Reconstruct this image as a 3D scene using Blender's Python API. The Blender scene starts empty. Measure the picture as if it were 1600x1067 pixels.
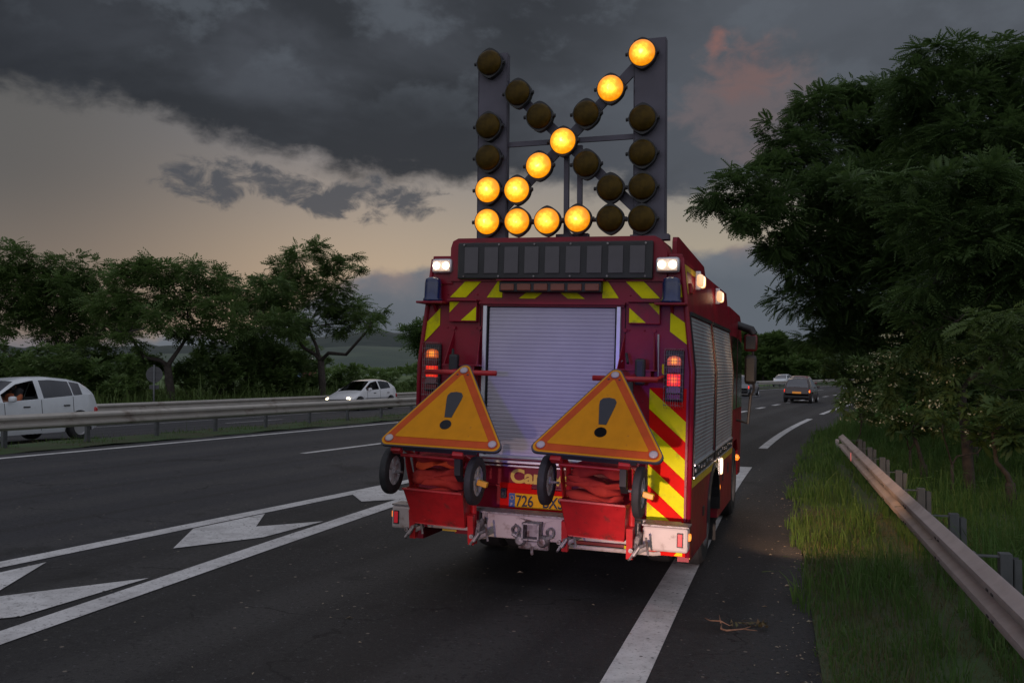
import bpy, bmesh, math, random
import numpy as np
from mathutils import Matrix, Vector, Euler
R = math.radians
sc = bpy.context.scene
COL = sc.collection
rng = np.random.default_rng(7); random.seed(7)

# ------------------------------------------------------------------ camera
CZ = 1.96; F = 1493.0; HY = 582.0; YAW = 0.26476; PIT = math.atan((HY-533.5)/F)
cd = bpy.data.cameras.new('camera'); cam = bpy.data.objects.new('camera', cd); COL.objects.link(cam)
cam.location = (0, 0, CZ); cam.rotation_euler = (R(90)+PIT, 0, YAW)
cd.sensor_width = 36; cd.lens = F/1600*36; cd.clip_start = .1; cd.clip_end = 20000
sc.camera = cam
sc.view_settings.view_transform = 'Standard'; sc.view_settings.look = 'None'
sc.view_settings.exposure = 0; sc.view_settings.gamma = 1

# ------------------------------------------------------------------ node helper
class NT:
    def __init__(s, nt): s.nt = nt; s.n = nt.nodes; s.l = nt.links
    def node(s, t, **k):
        nd = s.n.new(t)
        for a, b in k.items(): setattr(nd, a, b)
        return nd
    def put(s, sock, v):
        if isinstance(v, bpy.types.NodeSocket): s.l.new(v, sock)
        elif v is not None:
            if isinstance(v, (tuple, list)) and len(v) == 3 and sock.type == 'RGBA': v = (*v, 1)
            sock.default_value = v
    def m(s, op, a, b=None, c=None, clamp=False):
        nd = s.node('ShaderNodeMath', operation=op, use_clamp=clamp); s.put(nd.inputs[0], a)
        if b is not None: s.put(nd.inputs[1], b)
        if c is not None: s.put(nd.inputs[2], c)
        return nd.outputs[0]
    def sm(s, x, a, b, lo=0., hi=1.):
        nd = s.node('ShaderNodeMapRange', interpolation_type='SMOOTHSTEP'); s.put(nd.inputs[0], x)
        s.put(nd.inputs[1], a); s.put(nd.inputs[2], b); s.put(nd.inputs[3], lo); s.put(nd.inputs[4], hi)
        return nd.outputs[0]
    def mix(s, f, a, b, bt='MIX'):
        nd = s.node('ShaderNodeMix', data_type='RGBA', blend_type=bt)
        s.put(nd.inputs[0], f); s.put(nd.inputs[6], a); s.put(nd.inputs[7], b); return nd.outputs[2]
    def noise(s, vec, scale, detail=4, rough=.55, out=0, dist=0.):
        nd = s.node('ShaderNodeTexNoise'); s.put(nd.inputs['Vector'], vec)
        nd.inputs['Scale'].default_value = scale; nd.inputs['Detail'].default_value = detail
        nd.inputs['Roughness'].default_value = rough; nd.inputs['Distortion'].default_value = dist
        return nd.outputs[out]
    def comb(s, x, y, z=0.):
        nd = s.node('ShaderNodeCombineXYZ'); s.put(nd.inputs[0], x); s.put(nd.inputs[1], y); s.put(nd.inputs[2], z); return nd.outputs[0]

# ------------------------------------------------------------------ world: dusk sky with cloud banks
w = bpy.data.worlds.new('World'); sc.world = w; w.use_nodes = True
t = NT(w.node_tree); t.n.clear()
tc = t.node('ShaderNodeTexCoord'); sp = t.node('ShaderNodeSeparateXYZ'); t.l.new(tc.outputs['Generated'], sp.inputs[0])
az = t.m('ARCTAN2', sp.outputs[0], sp.outputs[1]); az = t.m('ADD', az, YAW)          # 0 = towards the glow
el = t.m('ARCSINE', sp.outputs[2])
uv = t.comb(az, t.m('MULTIPLY', el, 1.45))
n1 = t.noise(uv, 3.1, 7, .58, dist=.3); n2 = t.noise(t.comb(t.m('ADD', az, 4.3), t.m('MULTIPLY', el, 1.5)), 9, 8, .58)
n3 = t.noise(t.comb(t.m('ADD', az, 1.7), t.m('MULTIPLY', el, 1.9)), 3.0, 6, .52, dist=.4)
n4 = t.noise(t.comb(t.m('ADD', az, 8.1), t.m('MULTIPLY', el, 1.2)), 14, 6, .6)
n5 = t.noise(t.comb(t.m('ADD', az, 2.9), t.m('MULTIPLY', el, 1.7)), 26, 7, .6, dist=.5)
# clear strip above the horizon
sky = t.node('ShaderNodeTexSky', sky_type='NISHITA'); sky.sun_disc = False
sky.sun_elevation = R(1.5); sky.sun_rotation = R(-25); sky.air_density = 1.4; sky.dust_density = 2.5
glow = t.sm(t.m('ABSOLUTE', t.m('SUBTRACT', az, .12)), .0, .75, 1, 0)
clear = t.mix(t.sm(el, .07, .27), (.42, .365, .275), (.20, .215, .24))
clear = t.mix(t.sm(az, -.1, -.5), clear, t.mix(t.sm(el, .06, .2), (.195, .172, .150), (.105, .110, .114)))
clear = t.mix(.06, clear, t.mix(1., sky.outputs[0], (.12, .12, .12), 'MULTIPLY'))
# high dark cloud deck
edge = t.m('ADD', t.sm(az, -.5, -.15, .262, .205), t.sm(az, -.15, .12, 0, -.022))
edge = t.m('ADD', edge, t.m('MULTIPLY', t.m('SUBTRACT', n1, .5), .10))
edge = t.m('ADD', edge, t.m('MULTIPLY', t.m('SUBTRACT', n2, .5), .085)); edge = t.m('ADD', edge, t.m('MULTIPLY', t.m('SUBTRACT', n5, .5), .035))
deck = t.sm(t.m('SUBTRACT', el, edge), -.010, .020)
dk = t.mix(t.sm(n3, .40, .60), (.029, .033, .040), (.060, .067, .081))
dk = t.mix(t.m('MULTIPLY', t.sm(az, -.25, -.55), .7), dk, (.017, .020, .026))
dk = t.mix(t.m('MULTIPLY', t.sm(n2, .48, .62, 0, .55), t.sm(t.m('SUBTRACT', el, edge), .03, .12)), dk, (.105, .122, .145))
dk = t.mix(t.m('MULTIPLY', t.sm(az, .0, .3), .6), dk, (.105, .118, .140))
# rosy tops right of the arrow board
def lobe(a0, e0, ra, re):
    x_ = t.m('DIVIDE', t.m('SUBTRACT', az, a0), ra); y_ = t.m('DIVIDE', t.m('SUBTRACT', el, e0), re); return t.m('SUBTRACT', 1., t.m('ADD', t.m('MULTIPLY', x_, x_), t.m('MULTIPLY', y_, y_)))
wob = t.m('ADD', t.m('MULTIPLY', t.m('SUBTRACT', n4, .5), 2.6), t.m('MULTIPLY', t.m('SUBTRACT', n5, .5), 2.2))
pk = t.sm(t.m('ADD', lobe(.245, .265, .085, .075), wob), .15, 1.1); dk = t.mix(t.m('MULTIPLY', pk, .8), dk, (.150, .122, .128))
pk = t.sm(t.m('ADD', lobe(.245, .300, .052, .034), wob), .1, 1.2); dk = t.mix(t.m('MULTIPLY', pk, .62), dk, (.19, .112, .105))
pk = t.sm(t.m('ADD', lobe(.2135, .329, .014, .019), t.m('MULTIPLY', wob, .9)), .1, 1.5); dk = t.mix(t.m('MULTIPLY', pk, .68), dk, (.34, .14, .105))
c = t.mix(t.m('MULTIPLY', deck, .96), clear, dk)
# small dark clouds in the strip
blob = t.m('MAXIMUM', lobe(-.285, .188, .068, .026), lobe(-.165, .180, .095, .026))
sml = t.sm(t.m('ADD', t.m('ADD', blob, t.m('MULTIPLY', t.m('SUBTRACT', n2, .50), 3.2)), t.m('MULTIPLY', t.m('SUBTRACT', n5, .5), 4.2)), .0, .9)
sml = t.m('MULTIPLY', sml, t.sm(blob, -.9, .2))
c = t.mix(t.m('MULTIPLY', sml, .9), c, (.072, .078, .092))
# low bank
be = t.m('ADD', .088, t.m('MULTIPLY', t.m('SUBTRACT', n2, .5), .075)); be = t.m('ADD', be, t.m('MULTIPLY', t.m('SUBTRACT', n4, .5), .03))
be = t.m('ADD', be, t.sm(az, -.3, -.14, -.06, .014)); be = t.m('ADD', be, t.sm(az, .1, .26, 0, .028))
bank = t.sm(t.m('SUBTRACT', el, be), .010, -.008)
bc = t.mix(t.sm(t.m('SUBTRACT', el, be), -.05, .0), (.098, .120, .150), (.135, .155, .185))
bc = t.mix(t.m('MULTIPLY', t.sm(t.m('SUBTRACT', el, be), -.03, .01), t.sm(n4, .45, .6)), bc, (.24, .19, .185))
c = t.mix(t.m('MULTIPLY', bank, .95), c, bc)
# unseen sky overhead and behind the camera, brightened as added fill light
up = t.sm(el, .45, .95); c = t.mix(up, c, t.mix(n3, (.34, .36, .42), (.58, .60, .68)))
back = t.m('MULTIPLY', t.sm(t.m('ABSOLUTE', az), 1.1, 2.2), t.sm(el, -.05, .1)); c = t.mix(t.m('MULTIPLY', back, t.m('SUBTRACT', 1., up)), c, (.59, .60, .67))
c = t.mix(t.sm(el, .0, -.03), c, (.02, .022, .02))
bg = t.node('ShaderNodeBackground'); t.put(bg.inputs[0], c); bg.inputs[1].default_value = 1.0
wo = t.node('ShaderNodeOutputWorld'); t.l.new(bg.outputs[0], wo.inputs[0])
# weak afterglow sun, very soft
sl = bpy.data.lights.new('afterglow', 'SUN'); sl.energy = .10; sl.angle = R(25); sl.color = (1, .8, .62)
so = bpy.data.objects.new('afterglow', sl); COL.objects.link(so); so.rotation_euler = Vector((.25, -1, -.28)).to_track_quat('-Z', 'Y').to_euler()

# ------------------------------------------------------------------ mesh helpers
def tag(o, label=None, cat=None, group=None, kind=None):
    if label: o['label'] = label
    if cat: o['category'] = cat
    if group: o['group'] = group
    if kind: o['kind'] = kind
    return o
def empty(name, loc=(0, 0, 0), rot=(0, 0, 0), parent=None):
    o = bpy.data.objects.new(name, None); COL.objects.link(o); o.location = loc; o.rotation_euler = rot; o.empty_display_size = .2
    if parent: o.parent = parent
    return o
class MB:
    def __init__(s): s.v = []; s.f = []; s.m = []; s.cur = 0
    def add(s, vs, fs, M=None):
        b = len(s.v)
        for p in vs:
            p = Vector(p); s.v.append(tuple(M @ p) if M is not None else tuple(p))
        for f in fs: s.f.append(tuple(b+i for i in f)); s.m.append(s.cur)
        return s
    def mat(s, i): s.cur = i; return s
    def box(s, c, d, rot=None, bev=0.):
        x, y, z = d[0]/2, d[1]/2, d[2]/2
        M = Matrix.Translation(c) @ (Euler(rot).to_matrix().to_4x4() if rot else Matrix())
        if bev <= 0:
            vs = [(-x,-y,-z),(x,-y,-z),(x,y,-z),(-x,y,-z),(-x,-y,z),(x,-y,z),(x,y,z),(-x,y,z)]
            return s.add(vs, [(0,3,2,1),(4,5,6,7),(0,1,5,4),(1,2,6,5),(2,3,7,6),(3,0,4,7)], M)
        bm = bmesh.new(); bmesh.ops.create_cube(bm, size=1)
        bmesh.ops.scale(bm, vec=d, verts=bm.verts)
        bmesh.ops.bevel(bm, geom=bm.edges[:]+bm.verts[:], offset=min(bev, min(d)*.45), segments=2, profile=.5, affect='EDGES')
        bm.verts.index_update()
        s.add([v.co for v in bm.verts], [tuple(v.index for v in f.verts) for f in bm.faces], M); bm.free(); return s
    def prism(s, pts, a, b, axis='y', M=None):
        # pts: 2D polygon (ccw); extruded from a to b on axis. y: pts=(x,z); x: pts=(y,z); z: pts=(x,y)
        def P(p, h): return {'y': (p[0], h, p[1]), 'x': (h, p[0], p[1]), 'z': (p[0], p[1], h)}[axis]
        n = len(pts); vs = [P(p, a) for p in pts]+[P(p, b) for p in pts]
        fs = [tuple(range(n)), tuple(range(2*n-1, n-1, -1))]+[(i, i+n, (i+1) % n+n, (i+1) % n) for i in range(n)]
        return s.add(vs, fs, M)
    def quad(s, a, b, c, d): return s.add([a, b, c, d], [(0, 1, 2, 3)])
    def tube(s, path, r, n=8, caps=True):
        path = [Vector(p) for p in path]; rs = r if isinstance(r, (list, tuple)) else [r]*len(path)
        ring = []; up = Vector((0, 0, 1)); b = len(s.v)
        for i, p in enumerate(path):
            d = (path[min(i+1, len(path)-1)]-path[max(i-1, 0)]).normalized()
            if abs(d.dot(up)) > .98: up = Vector((1, 0, 0))
            x = d.cross(up).normalized(); y = x.cross(d).normalized(); up = y
            for k in range(n):
                a = 2*math.pi*k/n; s.v.append(tuple(p+(x*math.cos(a)+y*math.sin(a))*rs[i]))
        for i in range(len(path)-1):
            for k in range(n):
                s.f.append((b+i*n+k, b+i*n+(k+1) % n, b+(i+1)*n+(k+1) % n, b+(i+1)*n+k)); s.m.append(s.cur)
        if caps:
            s.f.append(tuple(b+k for k in range(n-1, -1, -1))); s.m.append(s.cur)
            e = b+(len(path)-1)*n; s.f.append(tuple(e+k for k in range(n))); s.m.append(s.cur)
        return s
    def lathe(s, prof, n=24, M=None, axis='z', caps=True):
        # prof: (r, h) list; around axis
        vs = []; fs = []
        for r, h in prof:
            for k in range(n):
                a = 2*math.pi*k/n; cx, cy = r*math.cos(a), r*math.sin(a)
                vs.append({'z': (cx, cy, h), 'x': (h, cx, cy), 'y': (cy, h, cx)}[axis])
        for i in range(len(prof)-1):
            for k in range(n): fs.append((i*n+k, i*n+(k+1) % n, (i+1)*n+(k+1) % n, (i+1)*n+k))
        if caps and prof[0][0] > 1e-6: fs.append(tuple(range(n-1, -1, -1)))
        if caps and prof[-1][0] > 1e-6: fs.append(tuple((len(prof)-1)*n+k for k in range(n)))
        return s.add(vs, fs, M)
    def build(s, name, mats, parent=None, smooth=False, loc=None, ang=None):
        me = bpy.data.meshes.new(name); me.from_pydata(s.v, [], s.f)
        mats = mats if isinstance(mats, (list, tuple)) else [mats]
        for m_ in mats: me.materials.append(m_)
        me.polygons.foreach_set('material_index', s.m)
        if smooth: me.polygons.foreach_set('use_smooth', [True]*len(s.f))
        me.update(); bm = bmesh.new(); bm.from_mesh(me)
        bmesh.ops.recalc_face_normals(bm, faces=bm.faces); bm.to_mesh(me); bm.free()
        if smooth and ang: me.set_sharp_from_angle(angle=R(ang))
        o = bpy.data.objects.new(name, me); COL.objects.link(o)
        if parent: o.parent = parent
        if loc: o.location = loc
        return o
def npmesh(name, V, Fc, mats, parent=None, mi=None, smooth=False):
    V = np.asarray(V, np.float32); Fc = np.asarray(Fc, np.int32); k = Fc.shape[1]
    me = bpy.data.meshes.new(name); me.vertices.add(len(V)); me.vertices.foreach_set('co', V.ravel())
    me.loops.add(Fc.size); me.loops.foreach_set('vertex_index', Fc.ravel())
    me.polygons.add(len(Fc)); me.polygons.foreach_set('loop_start', np.arange(0, Fc.size, k, dtype=np.int32))
    me.polygons.foreach_set('loop_total', np.full(len(Fc), k, np.int32))
    for m_ in (mats if isinstance(mats, (list, tuple)) else [mats]): me.materials.append(m_)
    if mi is not None: me.polygons.foreach_set('material_index', np.asarray(mi, np.int32))
    if smooth: me.polygons.foreach_set('use_smooth', np.ones(len(Fc), bool))
    me.update(calc_edges=True); o = bpy.data.objects.new(name, me); COL.objects.link(o)
    if parent: o.parent = parent
    return o
def kids(o): return [c_ for c_ in bpy.data.objects if c_.parent == o]
def copy_tree(o, parent=None):
    c_ = o.copy(); COL.objects.link(c_)
    if parent is not None: c_.parent = parent
    for ch in list(o.children): copy_tree(ch, c_)
    return c_

# ------------------------------------------------------------------ materials
def mat(name, col, rough=.6, metal=0., var=0., vscale=6., bump=0., bscale=40., col2=None, dirt=None, dscale=3., dlo=.5, dhi=.75, coat=0., spec=.5, emis=None, est=0., trans=0., extra=None):
    m_ = bpy.data.materials.new(name); m_.use_nodes = True; q = NT(m_.node_tree); q.n.clear()
    b = q.node('ShaderNodeBsdfPrincipled'); o = q.node('ShaderNodeOutputMaterial'); q.l.new(b.outputs[0], o.inputs[0])
    cc = q.node('ShaderNodeTexCoord').outputs['Object']; c_ = (*col, 1)
    if col2 is not None: c_ = q.mix(q.sm(q.noise(cc, vscale, 5), .35, .65), c_, (*col2, 1))
    elif var > 0:
        c_ = q.mix(q.sm(q.noise(cc, vscale, 5), .3, .7), tuple(x*(1-var) for x in col)+(1,), tuple(min(1, x*(1+var)) for x in col)+(1,))
    if dirt is not None: c_ = q.mix(q.sm(q.noise(cc, dscale, 8, .65), dlo, dhi), c_, (*dirt, 1))
    q.put(b.inputs['Base Color'], c_)
    rr = q.m('ADD', rough-.08, q.m('MULTIPLY', q.noise(cc, 9, 4), .16)) if rough < .9 else rough
    q.put(b.inputs['Roughness'], rr); b.inputs['Metallic'].default_value = metal
    b.inputs['Coat Weight'].default_value = coat; b.inputs['Coat Roughness'].default_value = .15
    b.inputs['Specular IOR Level'].default_value = spec
    if trans: b.inputs['Transmission Weight'].default_value = trans
    if emis: b.inputs['Emission Color'].default_value = (*emis, 1); b.inputs['Emission Strength'].default_value = est
    if bump > 0:
        bp = q.node('ShaderNodeBump'); bp.inputs['Strength'].default_value = bump; bp.inputs['Distance'].default_value = .01
        q.put(bp.inputs['Height'], q.noise(cc, bscale, 4)); q.l.new(bp.outputs[0], b.inputs['Normal'])
    return m_
RED = mat('fire_red', (.235, .004, .019), .42, var=.16, vscale=1.6, dirt=(.09, .018, .02), dscale=2.6, dlo=.50, dhi=.74, coat=.12, spec=.3, bump=.05, bscale=7)
REDM = mat('red_metal', (.42, .015, .018), .42, var=.2, vscale=5, dirt=(.14, .03, .025), dscale=9, dlo=.55, dhi=.75, bump=.1, bscale=30)
REDL = mat('bright_red_panel', (.66, .010, .006), .65, spec=.06, var=.1, dirt=(.3, .02, .02), dscale=5, dlo=.6, dhi=.8)
YEL = mat('lime_reflective', (.72, .68, .004), .6, spec=.12, var=.07, vscale=8, dirt=(.36, .34, .03), dscale=6)
YST = mat('yellow_line', (.55, .36, .02), .5, var=.1)
WHT = mat('bumper_white', (.48, .41, .38), .55, var=.1, vscale=3, dirt=(.27, .20, .165), dscale=9, dlo=.54, dhi=.72, bump=.05)
SHUT = mat('aluminium_slat', (.47, .44, .52), .55, metal=.1, var=.06, vscale=2, spec=.3)
SHUTS = mat('grey_slat', (.30, .315, .33), .6, metal=.1, var=.08, vscale=2, dirt=(.2, .2, .2), dscale=2.5)
ALU = mat('aluminium', (.62, .62, .66), .35, metal=.75, var=.08)
STEEL = mat('worn_steel', (.26, .24, .24), .55, metal=.5, var=.3, vscale=25, dirt=(.10, .06, .05), dscale=14, dlo=.5, dhi=.65, bump=.2)
BLK = mat('black_plastic', (.018, .018, .020), .5, var=.2)
BLKG = mat('black_gap', (.006, .006, .007), .9)
RIMT = mat('truck_rim', (.10, .095, .095), .6, var=.2, dirt=(.05, .04, .035), dscale=8)
RUB = mat('rubber', (.022, .022, .024), .75, var=.25, vscale=12, dirt=(.07, .06, .055), dscale=9, dlo=.55, dhi=.8, bump=.15)
RIM = mat('grey_rim', (.50, .47, .48), .45, var=.1, dirt=(.14, .1, .09), dscale=12)
BLUE = mat('blue_beacon', (.008, .018, .085), .2, var=.2, coat=.6)
CELL = mat('dark_panel_cell', (.050, .043, .052), .3, var=.15, coat=.3)
AMBD = mat('dull_amber', (.20, .055, .03), .35, var=.15)
ROOF = mat('roof_grey', (.10, .10, .11), .7)
GLS = mat('dark_glass', (.012, .015, .018), .08, coat=.5, spec=.8)
def mlight(name, col, st, col2=None, r=.1, st2=None, base=(.3,.1,.05), kind='radial'):
    m_ = bpy.data.materials.new(name); m_.use_nodes = True; q = NT(m_.node_tree); q.n.clear()
    b = q.node('ShaderNodeBsdfPrincipled'); o = q.node('ShaderNodeOutputMaterial'); q.l.new(b.outputs[0], o.inputs[0])
    b.inputs['Base Color'].default_value = (*base, 1); b.inputs['Roughness'].default_value = .25
    cc = q.node('ShaderNodeTexCoord').outputs['Object']
    if kind == 'radial':
        ln = q.node('ShaderNodeVectorMath', operation='LENGTH'); q.put(ln.inputs[0], cc)
        wob = q.m('ADD', ln.outputs['Value'], q.m('MULTIPLY', q.m('SUBTRACT', q.noise(cc, 22, 2), .5), r*.5))
        f = q.sm(wob, r*.10, r*1.0)
        oi = q.node('ShaderNodeObjectInfo'); off = q.node('ShaderNodeVectorMath', operation='ADD'); q.put(off.inputs[0], cc); q.put(off.inputs[1], oi.outputs['Location'])
        e_ = q.mix(f, (*(col2 or col), 1), (*col, 1)); s_ = q.m('ADD', st, q.m('MULTIPLY', q.m('SUBTRACT', 1., f), (st2 or st)-st))
        if name.startswith('amber_lamp'):      # filament and mirror facets showing through the ribbed lens
            hot = q.m('MULTIPLY', q.sm(q.noise(off.outputs[0], 30, 2, .5), .46, .56), q.sm(ln.outputs['Value'], .062, .025))
            e_ = q.mix(hot, e_, (1, .93, .62, 1)); s_ = q.m('ADD', s_, q.m('MULTIPLY', hot, 14.)); rib = q.m('SINE', q.m('MULTIPLY', ln.outputs['Value'], 700.)); s_ = q.m('MULTIPLY', s_, q.m('ADD', .93, q.m('MULTIPLY', rib, .07)))
            s_ = q.m('MULTIPLY', s_, q.m('ADD', .85, q.m('MULTIPLY', oi.outputs['Random'], .35)))
        q.put(b.inputs['Emission Color'], e_); q.put(b.inputs['Emission Strength'], s_)
    else:
        # ribbed lens: grid of prisms
        sp_ = q.node('ShaderNodeSeparateXYZ'); q.put(sp_.inputs[0], cc)
        g = q.m('MULTIPLY', q.m('ABSOLUTE', q.m('SINE', q.m('MULTIPLY', sp_.outputs[0], 110.))), q.m('ABSOLUTE', q.m('SINE', q.m('MULTIPLY', sp_.outputs[2], 110.))))
        f = q.sm(g, .0, .9); ln = q.node('ShaderNodeVectorMath', operation='LENGTH'); q.put(ln.inputs[0], cc)
        hot = q.sm(ln.outputs['Value'], 0., r, 1., 0.)
        q.put(b.inputs['Emission Color'], q.mix(hot, (*col, 1), (*(col2 or col), 1)))
        q.put(b.inputs['Emission Strength'], q.m('MULTIPLY', q.m('ADD', .45, q.m('MULTIPLY', f, .55)), q.m('ADD', st, q.m('MULTIPLY', hot, (st2 or st)-st))))
    return m_
AMB = mlight('amber_lamp_lit', (1, .32, .0), 1.05, (1, .70, .07), .112, 4.6)
TAILR = mlight('tail_red_lit', (1, .018, .006), 1.0, (1, .16, .02), .06, 2.0, base=(.25, .0, .0), kind='rib')
TAILA = mlight('tail_amber_lit', (1, .14, .01), .55, (1, .45, .05), .05, 2.2, kind='rib')
WORK = mlight('work_lamp_lit', (1, .72, .42), 2.6, (1, .95, .8), .045, 11., base=(.8, .8, .8))
WORKG = mlight('work_lamp_glow', (1, .50, .22), .22, (1, .65, .35), .085, .55, base=(.8, .8, .8))
MARKA = mlight('marker_amber', (1, .22, .01), 1.4, (1, .5, .1), .03, 2.6)
AMBOFF = mat('amber_lens_unlit', (.060, .036, .004), .5, var=.35, vscale=12, spec=.12)
TAILD = mat('red_lens_unlit', (.16, .01, .012), .3, var=.2, vscale=30)
CLEARD = mat('pinkish_lens', (.22, .10, .11), .3)
PLATE = mat('plate_yellow', (.85, .44, .012), .6, spec=.12, var=.05)
PBLUE = mat('plate_blue', (.02, .09, .28), .45)
LETY = mat('letter_yellow', (.80, .56, .12), .6, spec=.1)
BOARDM = mat('board_grey', (.095, .088, .115), .55, metal=.2, var=.12, vscale=3)
BORDB = mat('board_back', (.06, .058, .07), .5, metal=.3)
SGY = mat('sign_amber', (.58, .23, .006), .65, spec=.12, var=.06, vscale=9, dirt=(.30, .12, .03), dscale=26, dlo=.62, dhi=.78)
SGR = mat('sign_red', (.47, .075, .016), .65, spec=.12, var=.08, vscale=9)
SGO = mat('sign_edge_amber', (.60, .25, .01), .6, spec=.12)
SGK = mat('sign_black', (.022, .024, .028), .6)
LAMPG = mat('grey_lens', (.40, .35, .36), .3, var=.1)
CLOTH = mat('orange_red_cloth', (.46, .034, .016), .9, col2=(.28, .014, .012), vscale=3, bump=.1, bscale=25)
TAGY = mat('orange_reflector', (.70, .33, .02), .4)

def text_mesh(name, body, size, ext, m_, parent, M, offset=.0, xs=1.):
    cu = bpy.data.curves.new('tmp', 'FONT'); cu.body = body; cu.size = size; cu.extrude = ext; cu.offset = offset
    to = bpy.data.objects.new('tmp', cu); COL.objects.link(to)
    me = bpy.data.meshes.new_from_object(to.evaluated_get(bpy.context.evaluated_depsgraph_get()))
    bpy.data.objects.remove(to); me.transform(Matrix.Diagonal((xs, 1, 1, 1))); me.transform(M)
    me.materials.clear(); me.materials.append(m_)
    o = bpy.data.objects.new(name, me); COL.objects.link(o); o.parent = parent; return o
UPR = Matrix.Rotation(R(90), 4, 'X')     # text lying in xy -> standing, read from -y

# ------------------------------------------------------------------ ground geometry functions (X across the road, Y along it)
def Rf(Y): return .0021*max(0., Y-8)**2 if Y < 40 else 2.15+.134*(Y-40)+.001*(Y-40)**2     # bend of the right lane
def Mf(Y): return -15.48+.14*Y+.001*max(0., Y-45)**2           # left edge of the main carriageway
def gz(X, Y):
    m_ = Mf(Y)-1.5
    if X >= m_: return -.03*min(3., X-Rf(Y))
    return -.03*(m_-Rf(Y))+.03*max(-12., X-m_)                 # the opposite carriageway falls the other way
def at(u, d): # pixel column and distance in front of the camera -> X, Y
    xc = (u-800)/F*d; return (xc*math.cos(YAW)-d*math.sin(YAW), xc*math.sin(YAW)+d*math.cos(YAW))
def atz(u, v, d):
    X, Y = at(u, d); return (X, Y, CZ+(HY-v)/F*d)
def frange(a, b, s):
    n = max(1, int(math.ceil((b-a)/s))); return [a+(b-a)*i/n for i in range(n+1)]
def strip(name, f0, f1, Ys, off, m_, nx=1, parent=None, kind=None, bumpy=0., fz=None):
    V = []; Fc = []
    for Y in Ys:
        a, b = f0(Y), f1(Y)
        for i in range(nx+1):
            X = a+(b-a)*i/nx; z = gz(X, Y)+off
            if fz: z += fz(X, Y, i/nx)
            V.append((X, Y, z))
    k = nx+1
    for j in range(len(Ys)-1):
        for i in range(nx): Fc.append((j*k+i, j*k+i+1, (j+1)*k+i+1, (j+1)*k+i))
    o = npmesh(name, V, Fc, m_, parent, smooth=True)
    if kind: o['kind'] = kind
    return o

# ------------------------------------------------------------------ ground materials
def asphalt():
    m_ = bpy.data.materials.new('asphalt'); m_.use_nodes = True; q = NT(m_.node_tree); q.n.clear()
    b = q.node('ShaderNodeBsdfPrincipled'); o = q.node('ShaderNodeOutputMaterial'); q.l.new(b.outputs[0], o.inputs[0])
    cc = q.node('ShaderNodeTexCoord').outputs['Object']
    mp = q.node('ShaderNodeMapping'); mp.inputs['Scale'].default_value = (1, .12, 1); q.put(mp.inputs[0], cc)
    big = q.noise(mp.outputs[0], 1.1, 5, .6); fine = q.noise(cc, 85, 4, .75); mid = q.noise(cc, 26, 5, .7); pt = q.noise(cc, .45, 4)
    c_ = q.mix(q.sm(big, .32, .68), (.017, .0165, .0172, 1), (.031, .0305, .0325, 1))
    c_ = q.mix(q.sm(pt, .45, .7, 0, .6), c_, (.020, .018, .018, 1))
    sx = q.node('ShaderNodeSeparateXYZ'); q.put(sx.inputs[0], cc)
    near = q.m('SUBTRACT', sx.outputs[0], q.m('MULTIPLY', sx.outputs[1], .14))
    c_ = q.mix(q.sm(near, -7.2, -8.2, 0, .6), c_, (.045, .046, .055, 1))     # newer grey-blue surface of the main carriageway
    trk = q.m('ABSOLUTE', q.m('SINE', q.m('MULTIPLY', q.m('ADD', near, q.m('MULTIPLY', big, .35)), 1.72)))
    c_ = q.mix(q.sm(trk, .75, 1., 0, .45), c_, (.064, .062, .062, 1)); c_ = q.mix(q.sm(trk, .3, .0, 0, .5), c_, (.016, .0155, .016, 1))
    crk = q.node('ShaderNodeTexVoronoi', feature='DISTANCE_TO_EDGE'); wv = q.node('ShaderNodeVectorMath', operation='ADD'); q.put(wv.inputs[0], cc); q.put(wv.inputs[1], q.noise(cc, 1.4, 4, out=1)); q.put(crk.inputs['Vector'], wv.outputs[0]); crk.inputs['Scale'].default_value = .33
    c_ = q.mix(q.m('MULTIPLY', q.sm(crk.outputs['Distance'], .006, .002), q.sm(q.noise(cc, .5, 2), .48, .56)), c_, (.006, .006, .007, 1))
    c_ = q.mix(q.sm(mid, .52, .64, 0, .75), c_, (.009, .009, .010, 1))
    c_ = q.mix(q.sm(q.noise(cc, 19, 6, .75), .56, .66, 0, .6), c_, (.075, .072, .070, 1))
    c_ = q.mix(q.sm(fine, .56, .70, 0, .85), c_, (.10, .096, .094, 1)); c_ = q.mix(q.sm(fine, .42, .32, 0, .8), c_, (.006, .006, .006, 1)); st_ = q.noise(cc, .9, 4, .6); c_ = q.mix(q.sm(st_, .60, .70, 0, .6), c_, (.010, .010, .011, 1))
    for sc_, th_, cl_ in ((5., .055, (.20, .17, .14, 1)), (11., .07, (.10, .10, .11, 1)), (2.1, .022, (.30, .26, .20, 1))):
        sp_ = q.node('ShaderNodeTexVoronoi'); q.put(sp_.inputs['Vector'], cc); sp_.inputs['Scale'].default_value = sc_
        c_ = q.mix(q.sm(sp_.outputs['Distance'], th_*1.5, th_), c_, cl_)
    cr = q.node('ShaderNodeTexVoronoi', feature='DISTANCE_TO_EDGE'); q.put(cr.inputs['Vector'], q.noise(cc, .5, 3, out=1)); cr.inputs['Scale'].default_value = 5
    q.put(b.inputs['Base Color'], c_); q.put(b.inputs['Roughness'], q.m('ADD', .68, q.m('MULTIPLY', fine, .25)))
    b.inputs['Specular IOR Level'].default_value = .35
    bp = q.node('ShaderNodeBump'); bp.inputs['Strength'].default_value = .8; bp.inputs['Distance'].default_value = .012
    q.put(bp.inputs['Height'], q.m('ADD', fine, q.m('MULTIPLY', mid, .6))); q.l.new(bp.outputs[0], b.inputs['Normal'])
    return m_
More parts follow.
